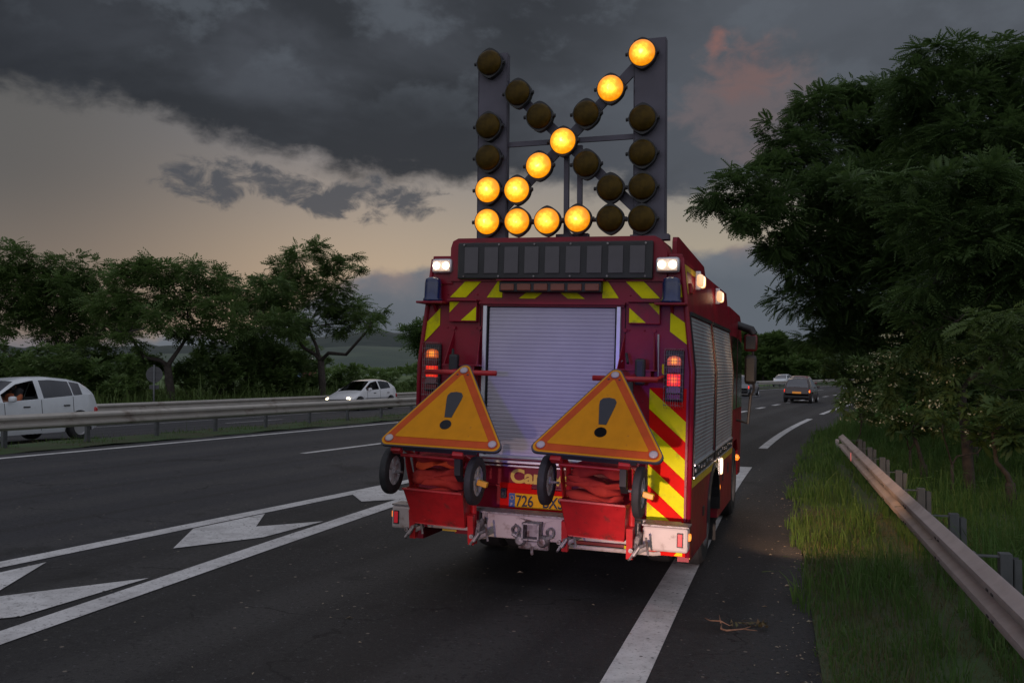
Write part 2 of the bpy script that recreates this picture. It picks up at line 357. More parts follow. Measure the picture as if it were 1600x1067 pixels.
def paint():
    m_ = bpy.data.materials.new('road_paint'); m_.use_nodes = True; q = NT(m_.node_tree); q.n.clear()
    b = q.node('ShaderNodeBsdfPrincipled'); o = q.node('ShaderNodeOutputMaterial'); q.l.new(b.outputs[0], o.inputs[0])
    cc = q.node('ShaderNodeTexCoord').outputs['Object']
    c_ = q.mix(q.sm(q.noise(cc, 3, 6, .7), .3, .75), (.64, .63, .63, 1), (.40, .39, .39, 1))
    c_ = q.mix(q.sm(q.noise(cc, 30, 5, .75), .56, .64, 0, .8), c_, (.13, .12, .12, 1)); c_ = q.mix(q.sm(q.noise(cc, 2.2, 7, .75), .58, .68, 0, .55), c_, (.16, .15, .145, 1))
    v = q.node('ShaderNodeTexVoronoi'); q.put(v.inputs['Vector'], cc); v.inputs['Scale'].default_value = 13
    c_ = q.mix(q.m('MULTIPLY', q.sm(v.outputs['Distance'], .2, .12), q.sm(q.noise(cc, 4, 2), .45, .6)), c_, (.03, .03, .03, 1))
    q.put(b.inputs['Base Color'], c_); b.inputs['Roughness'].default_value = .7
    bp = q.node('ShaderNodeBump'); bp.inputs['Strength'].default_value = .4; bp.inputs['Distance'].default_value = .006
    q.put(bp.inputs['Height'], q.noise(cc, 90, 3)); q.l.new(bp.outputs[0], b.inputs['Normal'])
    return m_
ASPH = asphalt(); PNT = paint()
SOIL = mat('soil_grass', (.040, .075, .022), .95, col2=(.050, .058, .026), vscale=1.4, bump=.6, bscale=18, dirt=(.075, .062, .040), dscale=7, dlo=.62, dhi=.8)
FIELD = mat('field_green', (.085, .145, .040), .95, col2=(.06, .11, .032), vscale=.08, dirt=(.075, .085, .03), dscale=.3)
# ground sheet
ys = [-60, -30]+frange(-15, 250, 5)+[300, 400, 600, 1000, 1800, 3000]
us = [-3000, -1200, -500, -200, -90, -50, -34, -20, -8, 3, 30, 90, 250, 700, 2000]
V = []; Fc = []
for Y in ys:
    for u in us:
        X = u+Rf(min(Y, 250)); V.append((X, Y, gz(X, min(Y, 250))-.22))
for j in range(len(ys)-1):
    for i in range(len(us)-1):
        a = j*len(us)+i; Fc.append((a, a+1, a+1+len(us), a+len(us)))
gr = npmesh('ground', V, Fc, FIELD); gr['kind'] = 'structure'
YY = frange(-15, 220, 1.)
road = strip('road', lambda Y: Mf(Y)-.55, lambda Y: Rf(Y)+.36+.10*math.sin(Y*1.3)*math.sin(Y*.37), YY, 0, ASPH, 3, kind='structure')
opp = strip('opposite_carriageway', lambda Y: Mf(Y)-11.3, lambda Y: Mf(Y)-2.0, YY, 0, ASPH, 2, kind='structure')
med = strip('median', lambda Y: Mf(Y)-2.02, lambda Y: Mf(Y)-.53, frange(-15, 220, .5), .02, SOIL, 6, kind='structure',
            fz=lambda X, Y, s: (.05*math.sin(s*math.pi)+.02*math.sin(X*7+Y*3)*math.sin(Y*5.1)))
# painted lines
def line(name, fx, wd, y0, y1, parent=road, step=.5):
    return strip(name, lambda Y: fx(Y)-wd/2, lambda Y: fx(Y)+wd/2, frange(y0, y1, step), .007, PNT, 1, parent)
LR = lambda Y: Rf(Y)-.92+.08*min(1, max(0, (Y-5)/6.))
for a, b in [(-8, 20.2), (25.2, 41.8), (46.4, 62), (66, 82), (86, 102)]: line('edge_line', LR, .27 if a < 16 else .22, a, b)
line('solid_line', lambda Y: Rf(Y)-5.08, .24, -10, 22.6)
line('solid_line', lambda Y: Mf(Y)+7.66, .22, -10, 22.0)
line('edge_line', lambda Y: Mf(Y)+.02, .17, -10, 210)
for k in range(-1, 16):
    a = 5.0+k*13.; line('dash_line', lambda Y: Mf(Y)+3.60, .15, a+13*0, a+3.2)
for k in range(0, 22):
    a = 44.9+k*5.1; line('dash_line', lambda Y: Mf(Y)+7.75, .24, a, a+2.1)
line('edge_line', lambda Y: Mf(Y)-2.20, .16, -10, 210, opp)
line('edge_line', lambda Y: Mf(Y)-9.35, .16, -10, 210, opp)
for k in range(0, 16): line('dash_line', lambda Y: Mf(Y)-5.8, .15, 2+k*13., 5+k*13., opp)
# merge arrows painted between the two solid lines: given as (along, across) fractions
def arrow(pts, name='merge_arrow'):
    mb = MB(); vs = [(x, y, gz(x, y)+.0085) for x, y in pts]; mb.add(vs, [tuple(range(len(vs)))])
    o = mb.build(name, PNT, road); return o
arrow([(-5.86, 8.50), (-6.33, 9.56), (-6.15, 10.83), (-5.77, 9.96), (-5.24, 10.62), (-5.36, 9.4)])
arrow([(-6.1, 5.1), (-6.65, 6.2), (-6.51, 7.49), (-5.98, 6.25), (-5.27, 7.3), (-5.35, 5.9)])
arrow([(-5.5, 12.31), (-5.94, 12.95), (-5.95, 14.2), (-5.45, 13.6), (-4.95, 14.1), (-4.98, 12.9)])

# ------------------------------------------------------------------ guardrails
GALV = mat('galvanised_steel', (.33, .275, .27), .6, metal=.25, var=.14, vscale=2.5, dirt=(.20, .13, .12), dscale=2.2, dlo=.5, dhi=.8, bump=.06, bscale=60)
GALV2 = mat('weathered_galvanised', (.42, .395, .36), .6, metal=.3, var=.12, vscale=1.5, dirt=(.17, .13, .10), dscale=1.5, dlo=.5, dhi=.8)
POSTM = mat('post_steel', (.115, .12, .125), .5, metal=.5, var=.15)
WPROF = [(0.0, -.155), (.012, -.150), (.035, -.125), (.078, -.105), (.083, -.080), (.078, -.055), (.015, -.025), (0.0, 0.0), (.015, .025), (.078, .055), (.083, .080), (.078, .105), (.035, .125), (.012, .150), (0, .155)]
def guardrail(name, label, fx, Ys, side, top, m_, post_y, post_m, group=None, spacer=False, zb=0.):
    # side: +1 when the ridges face +X
    root = empty(name, (fx(Ys[0]), Ys[0], gz(fx(Ys[0]), Ys[0]))); tag(root, label, 'guardrail', group)
    O = Vector(root.location); V = []; Fc = []; k = len(WPROF); th = .006
    for Y in Ys:
        X = fx(Y); z = gz(X, Y)+top-.155+zb
        for (o_, h) in WPROF: V.append((X+side*o_-O.x, Y-O.y, z+h-O.z))
        for (o_, h) in WPROF: V.append((X+side*(o_-th)-O.x, Y-O.y, z+h-O.z))
    for j in range(len(Ys)-1):
        for s_ in (0, k):
            for i in range(k-1):
                a = j*2*k+s_+i; Fc.append((a, a+1, a+1+2*k, a+2*k))
        for i in (0, k-1): a = j*2*k+i; Fc.append((a, a+k, a+3*k, a+2*k))
    for j in (0, len(Ys)-1):
        for i in range(k-1): a = j*2*k+i; Fc.append((a, a+1, a+1+k, a+k))
    rail = npmesh('rail', V, Fc, m_, root, smooth=True); rail.data.set_sharp_from_angle(angle=R(40))
    for n_, Y in enumerate(post_y):
        X = fx(Y); z = gz(X, Y); b = MB(); dx = -side
        if spacer:
            # C-shaped post set back behind the rail with a box spacer between them
            for c_, d_ in (((dx*.30, 0, top/2-.15), (.006, .10, top+.16)), ((dx*.325, .047, top/2-.15), (.05, .006, top+.16)), ((dx*.325, -.047, top/2-.15), (.05, .006, top+.16))): b.box(c_, d_)
            b.box((dx*.15, 0, top-.06), (.29, .075, .008)); b.box((dx*.15, 0, top-.30), (.29, .075, .008))
            b.box((dx*.03, 0, top-.165), (.05, .10, .26)); b.box((dx*.25, 0, top-.165), (.08, .10, .26))
        else:
            b.box((dx*.035, -.05, top/2-.14), (.06, .006, top+.24)); b.box((dx*.035, .05, top/2-.14), (.06, .006, top+.24)); b.box((dx*.006, 0, top/2-.14), (.006, .094, top+.24))
        po = b.build('post', post_m, root); po.location = (X-O.x, Y-O.y, z-O.z+zb)
    return root
# near rail on the verge, ends where the shrubs begin
gR = guardrail('guardrail', 'long galvanised guardrail standing in the grass on the right verge', lambda Y: 1.36+.004*max(0, Y-12)**1.0, frange(1.0, 20.6, .5), -1, .74, GALV, [1.6+2*k for k in range(10)], POSTM, spacer=True)
b = MB()
for Y in frange(2.6, 20, 2.): 
    for dz in (.0, .02): pass
    for (o_, z_) in ((-.084, .66), (-.084, .50)):
        X = 1.36+.004*max(0, Y-12); b.box((X+o_-gR.location.x, Y-gR.location.y+.05, gz(X, Y)+z_-gR.location.z), (.008, .05, .014)); b.box((X+o_-gR.location.x, Y-gR.location.y-.09, gz(X, Y)+z_-gR.location.z), (.008, .05, .014))
b.build('bolt_slot', mat('slot_dark', (.03, .025, .025), .8), gR)
for Y in (4.6, 8.6, 12.6, 16.6):
    X = 1.36+.004*max(0, Y-12); b = MB(); b.box((0, 0, 0), (.007, .32, .018)); 
    for sy in (-.12, .12):
        for z_ in (-.075, .075): b.lathe([(.015, -.014), (.013, .0)], 8, Matrix.Translation((-.008, sy, z_)) @ Matrix.Rotation(R(90), 4, 'Y'))
    o = b.build('joint_bolts', POSTM, gR); o.location = (X-.012-gR.location.x, Y-gR.location.y, gz(X, Y)+.585-gR.location.z)
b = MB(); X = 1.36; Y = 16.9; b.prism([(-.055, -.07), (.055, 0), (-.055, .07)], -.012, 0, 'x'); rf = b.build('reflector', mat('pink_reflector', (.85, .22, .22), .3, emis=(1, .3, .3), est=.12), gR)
rf.location = (X-.088-gR.location.x, Y-gR.location.y, gz(X, Y)+.60-gR.location.z)
guardrail('guardrail', 'weathered guardrail on the grass median left of the fire truck', lambda Y: Mf(Y)-1.05, frange(-8, 175, 1.5), 1, .70, GALV2, [2.0*k-.6 for k in range(-3, 60)], POSTM)
guardrail('guardrail', 'far guardrail along the outer edge of the opposite carriageway', lambda Y: Mf(Y)-11.35, frange(0, 190, 2), 1, .74, GALV2, [4.0*k+1 for k in range(0, 40)], POSTM)
b = MB().box((0, 0, .10), (.09, .06, .62), bev=.02); o = b.build('marker_post', mat('marker_white', (.34, .32, .31), .7, dirt=(.15, .13, .11))); o.location = (1.5, 24.0, gz(1.5, 24)); tag(o, 'short white marker post in the grass beyond the end of the right guardrail', 'marker post')

# ------------------------------------------------------------------ fire truck (local frame: x right, y forwards, z up, origin under the rear face)
TM = Matrix.Translation((-1.93, 8.17, .060)) @ Euler((0, .0296, -.0478)).to_matrix().to_4x4()
tr = empty('fire_truck', TM.to_translation(), (0, .0296, -.0478))
tag(tr, 'red fire service truck with lime stripes and a raised board of amber lamps', 'fire truck')
def part(mb, name, m_, parent=tr, smooth=False, label=None, loc=None, ang=None):
    o = mb.build(name, m_, parent, smooth, loc, ang)
    if label: o['label'] = label
    return o
# body shell with wheel arch cut in the skirt
half = [(1.25, .98), (1.25, 1.95), (1.19, 2.46), (1.14, 2.90), (1.08, 2.93)]
b = MB(); prof = half+[(-x, z) for x, z in reversed(half)]; b.prism(prof, 0, 3.86)
yc_, rz_ = 1.79, .52
arch = [(y_, z_) for y_, z_ in [(1.79+.50*math.cos(a), .50+.50*math.sin(a)) for a in np.linspace(math.pi, 0, 13)]]
for sx in (-1, 1):
    pts = [(0, .36), (1.29, .36)]+arch+[(2.29, .40), (3.86, .40), (3.86, .985), (0, .985)]
    if sx > 0: b.prism(pts, 1.15, 1.247, 'x')
    else: b.prism(pts, -1.247, -1.15, 'x')
b.box((0, .05, .78), (2.3, .10, .62)); b.box((0, .05, .54), (1.7, .06, .22)); b.box((0, 3.8, .7), (2.3, .1, .6))
part(b, 'body', RED)
b = MB().box((0, 2., .95), (2.29, 3.6, .05)).box((0.45, 3.6, .62), (.1, 4.4, .22)).box((-0.45, 3.6, .62), (.1, 4.4, .22)); b.tube([(-1.0, 1.79, .5), (1., 1.79, .5)], .08).box((0, 1.79, .52), (.4, .4, .36), bev=.1).box((0, 3.2, .55), (1.6, .8, .35)).box((0, .9, .72), (1.5, 1.2, .25)); part(b, 'chassis', BLKG)
# rear corner trim: thin ridges at the body edges
b = MB()
for sx in (-1, 1): b.tube([(sx*1.235, -.004, .40), (sx*1.235, -.004, 1.95), (sx*1.175, -.004, 2.46), (sx*1.125, -.004, 2.90)], .022, 8)
part(b, 'corner_trim', RED, smooth=True)
# roof: raised centre housing with dark panel, low fences on both sides
b = MB(); b.prism([(-.95, 2.70), (1.01, 2.70), (1.01, 2.95), (.95, 3.06), (.90, 3.085), (-.88, 3.085), (-.93, 3.06), (-.95, 3.0)], -.03, .55)
for sx in (-1, 1):
    M = Matrix.Translation((sx*1.02, 0, 0))
    b.prism([(.30, 2.9), (3.8, 2.9), (3.8, 2.97), (2.5, 2.98), (2.35, 3.07), (.42, 3.13), (.33, 3.12), (.30, 3.08)], -.02+sx*1.02, .02+sx*1.02, 'x')
part(b, 'roof_housing', RED)
b = MB().box((0, 2.2, 2.96), (2.0, 3.2, .04)); part(b, 'roof', ROOF)
b = MB().box((.016, -.052, 2.877), (1.76, .05, .325), bev=.012); pn = part(b, 'dark_panel', BLK)
for k in range(9): part(MB().box((0, 0, 0), (.130, .012, .235), bev=.004), 'panel_cell', CELL, pn, loc=(-.73+k*.187, -.080, 2.880))
b = MB()
for k in range(6):
    for z_ in (2.738, 3.018): b.lathe([(.009, 0), (.009, .008), (0, .009)], 8, Matrix.Translation((-.80+k*.327, -.079, z_)) @ Matrix.Rotation(R(90), 4, 'X'))
part(b, 'bolt', STEEL, pn)
# work lamps at the upper corners
def work_lamp(loc, rotz=0, wd=.20, hh=.135, parent=tr):
    o = MB().box((0, .03, 0), (wd, .07, hh), bev=.028).build('work_lamp', ALU, parent, True); o.location = loc; o.rotation_euler = (0, 0, rotz); o.data.set_sharp_from_angle(angle=R(35))
    MB().box((0, -.008, 0), (wd-.035, .014, hh-.035), bev=.02).build('reflector', WORKG, o)
    for sx in (-1, 1): MB().lathe([(.033, 0), (.030, .008), (.018, .014), (0, .016)], 16, Matrix.Rotation(R(90), 4, 'X')).build('bulb', WORK, o, True, (sx*wd*.235, -.016, 0))
    return o
for sx in (-1, 1):
    part(MB().box((sx*1.03 if sx < 0 else 1.075, .012, 2.80), (.20 if sx < 0 else .125, .05, .26), bev=.01), 'lamp_housing', RED)
work_lamp((-1.025, -.055, 2.835)); work_lamp((1.022, -.085, 2.832))
# blue beacons on brackets
for x in (-1.09, 1.06):
    b = MB().box((x, -.06, 2.50), (.26, .22, .02), bev=.006).prism([(-.06, 2.49), (.02, 2.49), (.02, 2.40)], x-.012, x+.012, 'x'); br = part(b, 'beacon_bracket', RED)
    part(MB().lathe([(.088, 0), (.088, .022), (.078, .03), (.076, .16), (.068, .20), (.045, .215), (0, .222)], 24), 'blue_beacon', BLUE, br, True, loc=(x, -.085, 2.512))
# lime stripes of the rear face
def para(b, p, y=-.004, t_=.003): b.prism([(x, z) for x, z in p], y-t_, y)
def sgrid(x, z): return (x, z)
b = MB(); xl, xr = .885, 1.195
for j in range(4):
    zt_ = 1.79-.318*j
    q_ = [(xl, zt_-.168), (xr, zt_-.168-.268), (xr, zt_-.268), (xl, zt_)]
    if j == 3: q_ = [(xl, .675), (1.10, .675), (xl, zt_)]
    para(b, q_)
para(b, [(1.045, 2.276), (1.196, 2.165), (1.192, 2.335), (1.045, 2.438)]); para(b, [(.985, 1.93), (1.005, 1.90), (1.005, 2.0), (.985, 2.0)])
# band above the shutter, mirrored on the two sides
for sx in (1, -1):
    for p in ([(.80, 2.555), (.955, 2.555), (.81, 2.70), (.655, 2.70)], [(.455, 2.555), (.60, 2.555), (.50, 2.70), (.455, 2.70)], [(.15, 2.548), (.30, 2.548), (.23, 2.60), (.08, 2.60)], [(1.0, 2.70), (1.10, 2.62), (1.10, 2.70)], [(1.12, 2.57), (1.16, 2.56), (1.155, 2.70), (1.12, 2.70)]):
        pp = [(sx*x, z) for x, z in p]; para(b, pp if sx > 0 else pp[::-1])
for p in ([(1.04, 2.17), (1.19, 2.30), (1.19, 2.45), (1.17, 2.47), (1.04, 2.35)],):   # left upper stripe leans the other way
    para(b, [(-1.20, 2.14), (-1.045, 2.30), (-1.045, 2.455), (-1.20, 2.30)])
para(b, [(-.925, 1.80), (-.895, 1.83), (-.895, 1.98), (-.925, 1.96)]); para(b, [(-.885, 1.02), (-.885, 1.3), (-.80, 1.3)])
for x0, x1, s_ in ((.30, .72, 1), ):
    pass
para(b, [(.70, .405), (.83, .405), (.78, .455), (.70, .455)]); para(b, [(1.12, .405), (1.19, .405), (1.19, .45), (1.16, .455)])
part(b, 'lime_stripe', YEL)
b = MB(); para(b, [(.885, .675), (1.195, .675), (1.195, 1.80), (.885, 1.80)], -.0005, .002); part(b, 'red_stripe_panel', REDL)
b = MB(); para(b, [(.86, .40), (1.24, .40), (1.24, .455), (.86, .455)], -.0005, .002); part(b, 'lower_stripe_panel', REDL)
# small lids beside the shutter header
for sx, x0, x1 in ((-1, -.945, -.675), (1, .695, .965)):
    b = MB().box(((x0+x1)/2, -.025, 2.425), (x1-x0, .05, .185), bev=.006).box(((x0+x1)/2, -.045, 2.525), (x1-x0+.015, .09, .012)); ld = part(b, 'lid', RED)
    b = MB(); s_ = sx
    a, c_ = (x0, x1) if sx > 0 else (x1, x0)
    for p in ([(a+s_*.008, 2.345), (a+s_*.15, 2.345), (a+s_*.008, 2.47)], [(c_-s_*.10, 2.51), (c_-s_*.008, 2.51), (c_-s_*.008, 2.415)]):
        para(b, p, -.0505, .002)
    part(b, 'lime_stripe', YEL, ld)
# shutter header, amber light bar
part(MB().box((0.005, -.03, 2.505), (1.32, .06, .022)).box((.005, -.015, 2.49), (1.30, .03, .03)), 'header_ledge', RED)
b = MB().box((.003, -.055, 2.645), (.92, .09, .095), bev=.01); lb = part(b, 'light_bar', BLK)
for k in range(6): part(MB().box((0, 0, 0), (.125, .02, .062), bev=.008), 'amber_lens', AMBD, lb, loc=(-.378+k*.1525, -.103, 2.640))
part(MB().box((0.005, -.07, 2.702), (.96, .11, .012)), 'light_bar_ledge', RED)
# rear roller shutter
b = MB(); n_ = 40; z0, z1 = 1.15, 2.47
for k in range(n_):
    za, zb_ = z0+(z1-z0)*k/n_, z0+(z1-z0)*(k+1)/n_; e = .0042
    b.prism([(-.012, za+e), (-.0150, za+e+.003), (-.0158, (za+zb_)/2), (-.0150, zb_-.003), (-.012, zb_), (.0, zb_), (.0, za+e)][::-1], -.565, .575, 'x')
    b.box((.005, -.008, za+e/2), (1.14, .008, e))
part(b, 'roller_shutter', SHUT)
b = MB()
for x in (-.600, .610): b.box((x, -.022, 1.81), (.035, .05, 1.34), bev=.004)
part(b, 'shutter_rail', ALU)
b = MB()
for x in (-.577, .587): b.box((x, -.013, 1.81), (.014, .03, 1.33))
b.box((.005, -.013, 2.478), (1.2, .03, .02)); part(b, 'shutter_seal', BLKG)
part(MB().tube([(-.60, -.07, 1.150), (.61, -.07, 1.150)], .013).box((0.005, -.055, 1.112), (1.24, .09, .018)).box((.005, -.04, 1.075), (1.24, .05, .012)), 'shutter_sill', ALU)
# recessed lower panel, seam, number plate
part(MB().box((0.0, -.012, .985), (1.60, .02, .16)), 'lower_panel', RED)
part(MB().box((0.0, -.02, .894), (1.6, .03, .014)), 'panel_seam', RED)
part(MB().box((.0, -.02, .765), (.83, .03, .225), bev=.005).box((-.27, -.025, .90), (.29, .03, .045)), 'plate_panel', REDL)
b = MB().box((-.045, -.043, .775), (.56, .008, .122), bev=.002); npl = part(b, 'number_plate', PLATE)
part(MB().box((-.297, -.0485, .775), (.055, .004, .12)), 'blue_band', PBLUE, npl)
text_mesh('plate_number', '726', .135, .001, SGK, npl, Matrix.Translation((-.262, -.0505, .7275)) @ UPR, .002, .80)
text_mesh('plate_number', 'BXS', .135, .001, SGK, npl, Matrix.Translation((-.020, -.0505, .7275)) @ UPR, .002, .80)
text_mesh('country_letter', 'F', .036, .001, LAMPG, npl, Matrix.Translation((-.308, -.0525, .727)) @ UPR, .002)
b = MB()
for k in range(12): a = k*math.pi/6; b.box((-.297+.017*math.cos(a), -.0515, .797+.017*math.sin(a)), (.005, .002, .005))
part(b, 'star_ring', PLATE, npl)
text_mesh('body_lettering', 'Camiva', .165, .001, LETY, tr, Matrix.Translation((-.325, -.0245, .928)) @ UPR, .006, 1.12)
part(MB().box((-.375, -.05, .83), (.055, .04, .09), bev=.01).box((-.375, -.075, .83), (.03, .02, .05), bev=.01), 'plate_lamp', BLK)
# tail lamps; the right one wears a wire cage, the left one too
def tail(x, z, cage):
    bx = part(MB().box((x, -.015, z), (.155, .03, .43), bev=.01), 'tail_lamp', BLK)
    for nm, dz, h_, m_ in (('amber_lens', .125, .075, TAILA), ('red_lens', .052, .055, TAILD), ('brake_lens', -.035, .10, TAILR), ('reverse_lens', -.118, .05, CLEARD), ('fog_lens', -.175, .05, TAILD)):
        if nm == 'amber_lens': mb = MB().prism([(-.056, -.037), (.056, -.037), (.056, .012), (.040, .034), (.0, .042), (-.040, .034), (-.056, .012)], -.016, .012)
        elif nm == 'reverse_lens': mb = MB().prism([(-.056, -.025), (.056, -.025), (.056, .012), (.03, .034), (-.03, .034), (-.056, .012)], -.022, .012)
        else: mb = MB().box((0, -.002, 0), (.112, .028, h_), bev=.006)
        part(mb, nm, m_, bx, loc=(x, -.045, z+dz))
    if cage:
        b = MB(); w_, h_ = .078, .235
        for i in range(9): xx = x-w_+i*w_*2/8; b.tube([(xx, -.01, z+h_-.01), (xx, -.085, z+h_-.03), (xx, -.085, z-h_-.02), (xx, -.01, z-h_-.04)], .0016, 4)
        for i in range(10): zz = z-h_-.01+i*(2*h_)/9; b.tube([(x-w_, -.01, zz), (x-w_, -.086, zz), (x+w_, -.086, zz), (x+w_, -.01, zz)], .0016, 4)
        part(b, 'wire_cage', STEEL, bx)
tail(-1.095, 1.915, True); tail(1.093, 1.905, True)
# gussets that carry the sign rests, red rest bars
for xc_ in (-.775, .79):
    b = MB()
    for sx in (-1, 1):
        xx = xc_+sx*.125
        b.add([(xx, 0, 2.26), (xx-.006, 0, 2.26), (xx-.006+sx*.03, -.16, 1.95), (xx+sx*.03, -.16, 1.95), (xx, 0, 1.95), (xx-.006, 0, 1.95)], [(0, 3, 4), (1, 5, 2), (0, 1, 2, 3), (3, 2, 5, 4), (0, 4, 5, 1)])
        b.tube([(xx, -.012, 2.28), (xx, -.03, 2.28)], .016, 8)
        b.tube([(xx+sx*.05, -.005, 1.98), (xx+sx*.05, -.02, 1.98)], .014, 8)
    b.box((xc_, -.10, 1.945), (.32, .20, .012)); b.box((xc_, -.17, 1.90), (.26, .03, .10), bev=.004)
    b.tube([(xc_, -.15, 1.90), (xc_, -.46, 1.88)], .018, 8)
    part(b, 'sign_rest', RED)
    part(MB().box((xc_-.045*(1 if xc_ < 0 else -1), -.20, 1.93), (.085, .07, .22), bev=.02).tube([(xc_-.03, -.21, 1.85), (xc_-.02, -.25, 1.76), (xc_-.05, -.24, 1.68)], .022, 8).tube([(xc_-.06, -.2, 2.0), (xc_-.09, -.12, 2.08)], .012), 'rubber_catch', BLK)
part(MB().tube([(-.98, -.46, 1.880), (-.335, -.46, 1.884)], .023, 10).tube([(.495, -.46, 1.872), (1.02, -.46, 1.872)], .023, 10).tube([(1.0, -.46, 1.872), (1.0, -.02, 1.90)], .012), 'rest_bar', REDM, smooth=True, ang=60)
part(MB().tube([(.62, -.03, 1.75), (.62, -.05, 1.98), (.66, -.09, 2.02)], .006).tube([(.955, -.015, 1.9), (.955, -.05, 2.25)], .008), 'guide_rod', ALU)
b = MB()
for x in (-.655, .662): b.box((x, -.002, 1.80), (.006, .006, 1.40))
for z in (1.30, 1.62): b.box((-.93, -.002, z), (.42, .006, .006)); b.box((.96, -.001, z-.3), (.01, .003, .006))
part(b, 'panel_gap', BLKG)
for x in (-1.215, -.97, -.69, .70, .83, 1.215):
    for z in (1.2, 1.45, 1.68, 2.28, 2.58):
        if (x, z) in ((.83, 1.2),) or (abs(x) > 1.2 and z > 2): continue
        part(MB().lathe([(.008, 0), (.006, .003), (0, .004)], 8, Matrix.Rotation(R(90), 4, 'X')), 'rivet', RED, smooth=True, loc=(x, -.001, z))
part(MB().tube([(-.70, -.002, 1.22), (-.70, -.06, 1.24), (-.70, -.06, 1.52), (-.70, -.002, 1.54)], .011, 8), 'grab_handle', ALU, smooth=True)
part(MB().tube([(1.215, -.002, .50), (1.215, -.045, .51), (1.215, -.045, .66), (1.215, -.002, .67)], .008, 6), 'grab_handle', ALU, smooth=True)
# bumper
b = MB().box((-1.16, -.36, .612), (.22, .14, .195), bev=.018)
b.box((1.108, -.36, .607), (.36, .14, .195), bev=.02)
b.box((-.06, -.36, .607), (.72, .12, .20), bev=.01)
b.box((-.66, -.33, .575), (.60, .07, .085), bev=.006).box((.585, -.33, .575), (.72, .07, .085), bev=.006)
b.tube([(.27, -.38, .480), (1.02, -.38, .480), (1.06, -.36, .485)], .018, 8)
part(b, 'bumper', WHT)
part(MB().box((-.06, -.33, .715), (.80, .22, .014)).box((1.108, -.33, .712), (.37, .2, .012)).box((-1.16, -.33, .717), (.22, .2, .012)).box((.0, -.19, .70), (2.4, .06, .03)), 'bumper_step', STEEL)
part(MB().box((.87, -.37, .60), (.05, .12, .24), bev=.008).box((.835, -.38, .60), (.012, .12, .22)).box((-.415, -.37, .60), (.05, .12, .23), bev=.008).box((-.455, -.38, .60), (.012, .12, .2)), 'bumper_bracket', STEEL)
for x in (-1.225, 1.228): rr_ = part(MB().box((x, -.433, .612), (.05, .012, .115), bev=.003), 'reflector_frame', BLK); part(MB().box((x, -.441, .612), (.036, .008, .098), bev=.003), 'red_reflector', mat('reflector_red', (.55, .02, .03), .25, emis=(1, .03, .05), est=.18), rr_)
for x in (-1.277, 1.295): part(MB().box((0, 0, 0), (.02, .05, .055), bev=.006), 'side_marker', MARKA, loc=(x, -.37, .63))
part(MB().box((-.75, -.372, .525), (.13, .006, .014)), 'yellow_tag', YST)
# tow hitch: square tube with jaws and shackles below
b = MB()
for c_, d_ in (((.025, -.47, .663), (.145, .16, .013)), ((.025, -.47, .535), (.145, .16, .013)), ((-.042, -.47, .60), (.013, .16, .14)), ((.092, -.47, .60), (.013, .16, .14))): b.box(c_, d_)
part(b, 'hitch_tube', STEEL)
b = MB().box((.025, -.40, .60), (.12, .01, .12))
part(b, 'hitch_inside', BLKG)
b = MB().prism([(-.11, .69), (-.045, .665), (-.045, .64), (-.09, .60), (-.05, .60), (-.05, .54), (.10, .54), (.10, .60), (.12, .665), (.19, .69), (.10, .66)], -.43, -.423)
b.box((.03, -.44, .475), (.26, .05, .07), bev=.012)
for sx in (-1, 1):
    M = Matrix.Translation((.02+sx*.095, -.47, .515)); b.lathe([(.042, -.05), (.048, -.045), (.048, .02), (.03, .045), (0, .05)], 14, M @ Matrix.Rotation(R(90), 4, 'X'))
    ring = [(.02+sx*.15+.028*math.cos(a), -.46+.02*math.sin(a*2), .585+.038*math.sin(a)) for a in np.linspace(0, 2*math.pi, 14)]; b.tube(ring, .009, 6)
    b.tube([(.02+sx*.05, -.45, .50), (.02+sx*.13, -.48, .545), (.02+sx*.17, -.47, .56)], .016, 7)
b.tube([(.02, -.46, .47), (.02, -.46, .40)], .014, 8)
part(b, 'tow_hitch', STEEL, smooth=True, ang=40)
part(MB().tube([(-.08, -.43, .545), (-.10, -.44, .60), (-.14, -.42, .63), (-.16, -.43, .58)], .012, 7), 'shackle', STEEL, smooth=True)
# side: stripe, shutters, sill, lamps
b = MB().box((1.2485, 1.93, 1.005), (.006, 3.84, .075)); b.box((1.2485, .035, .68), (.006, .025, .60)); part(b, 'side_stripe', YST)
b = MB()
for y0, y1 in ((.10, 1.60), (1.82, 3.66)):
    for k in range(38):
        za = 1.16+k*.0330; xb = lambda z: 1.25 if z < 1.95 else 1.25-.06*(z-1.95)/.51
        b.add([(xb(za)+.002, y0, za), (xb(za+.028)+.002, y0, za+.028), (xb(za+.028)+.002, y1, za+.028), (xb(za)+.002, y1, za), (xb(za+.014)+.0045, y0, za+.014), (xb(za+.014)+.0045, y1, za+.014)], [(0, 4, 5, 3), (4, 1, 2, 5)])
part(b, 'side_shutter', SHUTS)
b = MB()
for y in (.085, 1.615, 1.805, 3.675): b.add([(1.262, y-.012, 1.12), (1.262, y+.012, 1.12), (1.262, y+.012, 1.95), (1.262, y-.012, 1.95), (1.203, y-.012, 2.43), (1.203, y+.012, 2.43), (1.24, y-.012, 1.12), (1.24, y+.012, 1.12), (1.24, y+.012, 1.95), (1.24, y-.012, 1.95), (1.18, y-.012, 2.43), (1.18, y+.012, 2.43)], [(0, 1, 2, 3), (3, 2, 5, 4), (0, 3, 9, 6), (1, 7, 8, 2), (3, 4, 10, 9), (2, 8, 11, 5)])
for y0, y1 in ((.08, 1.62), (1.80, 3.68)):
    b.box((1.205, (y0+y1)/2, 2.435), (.02, y1-y0, .03))
part(b, 'side_shutter_frame', BLK)
b = MB()
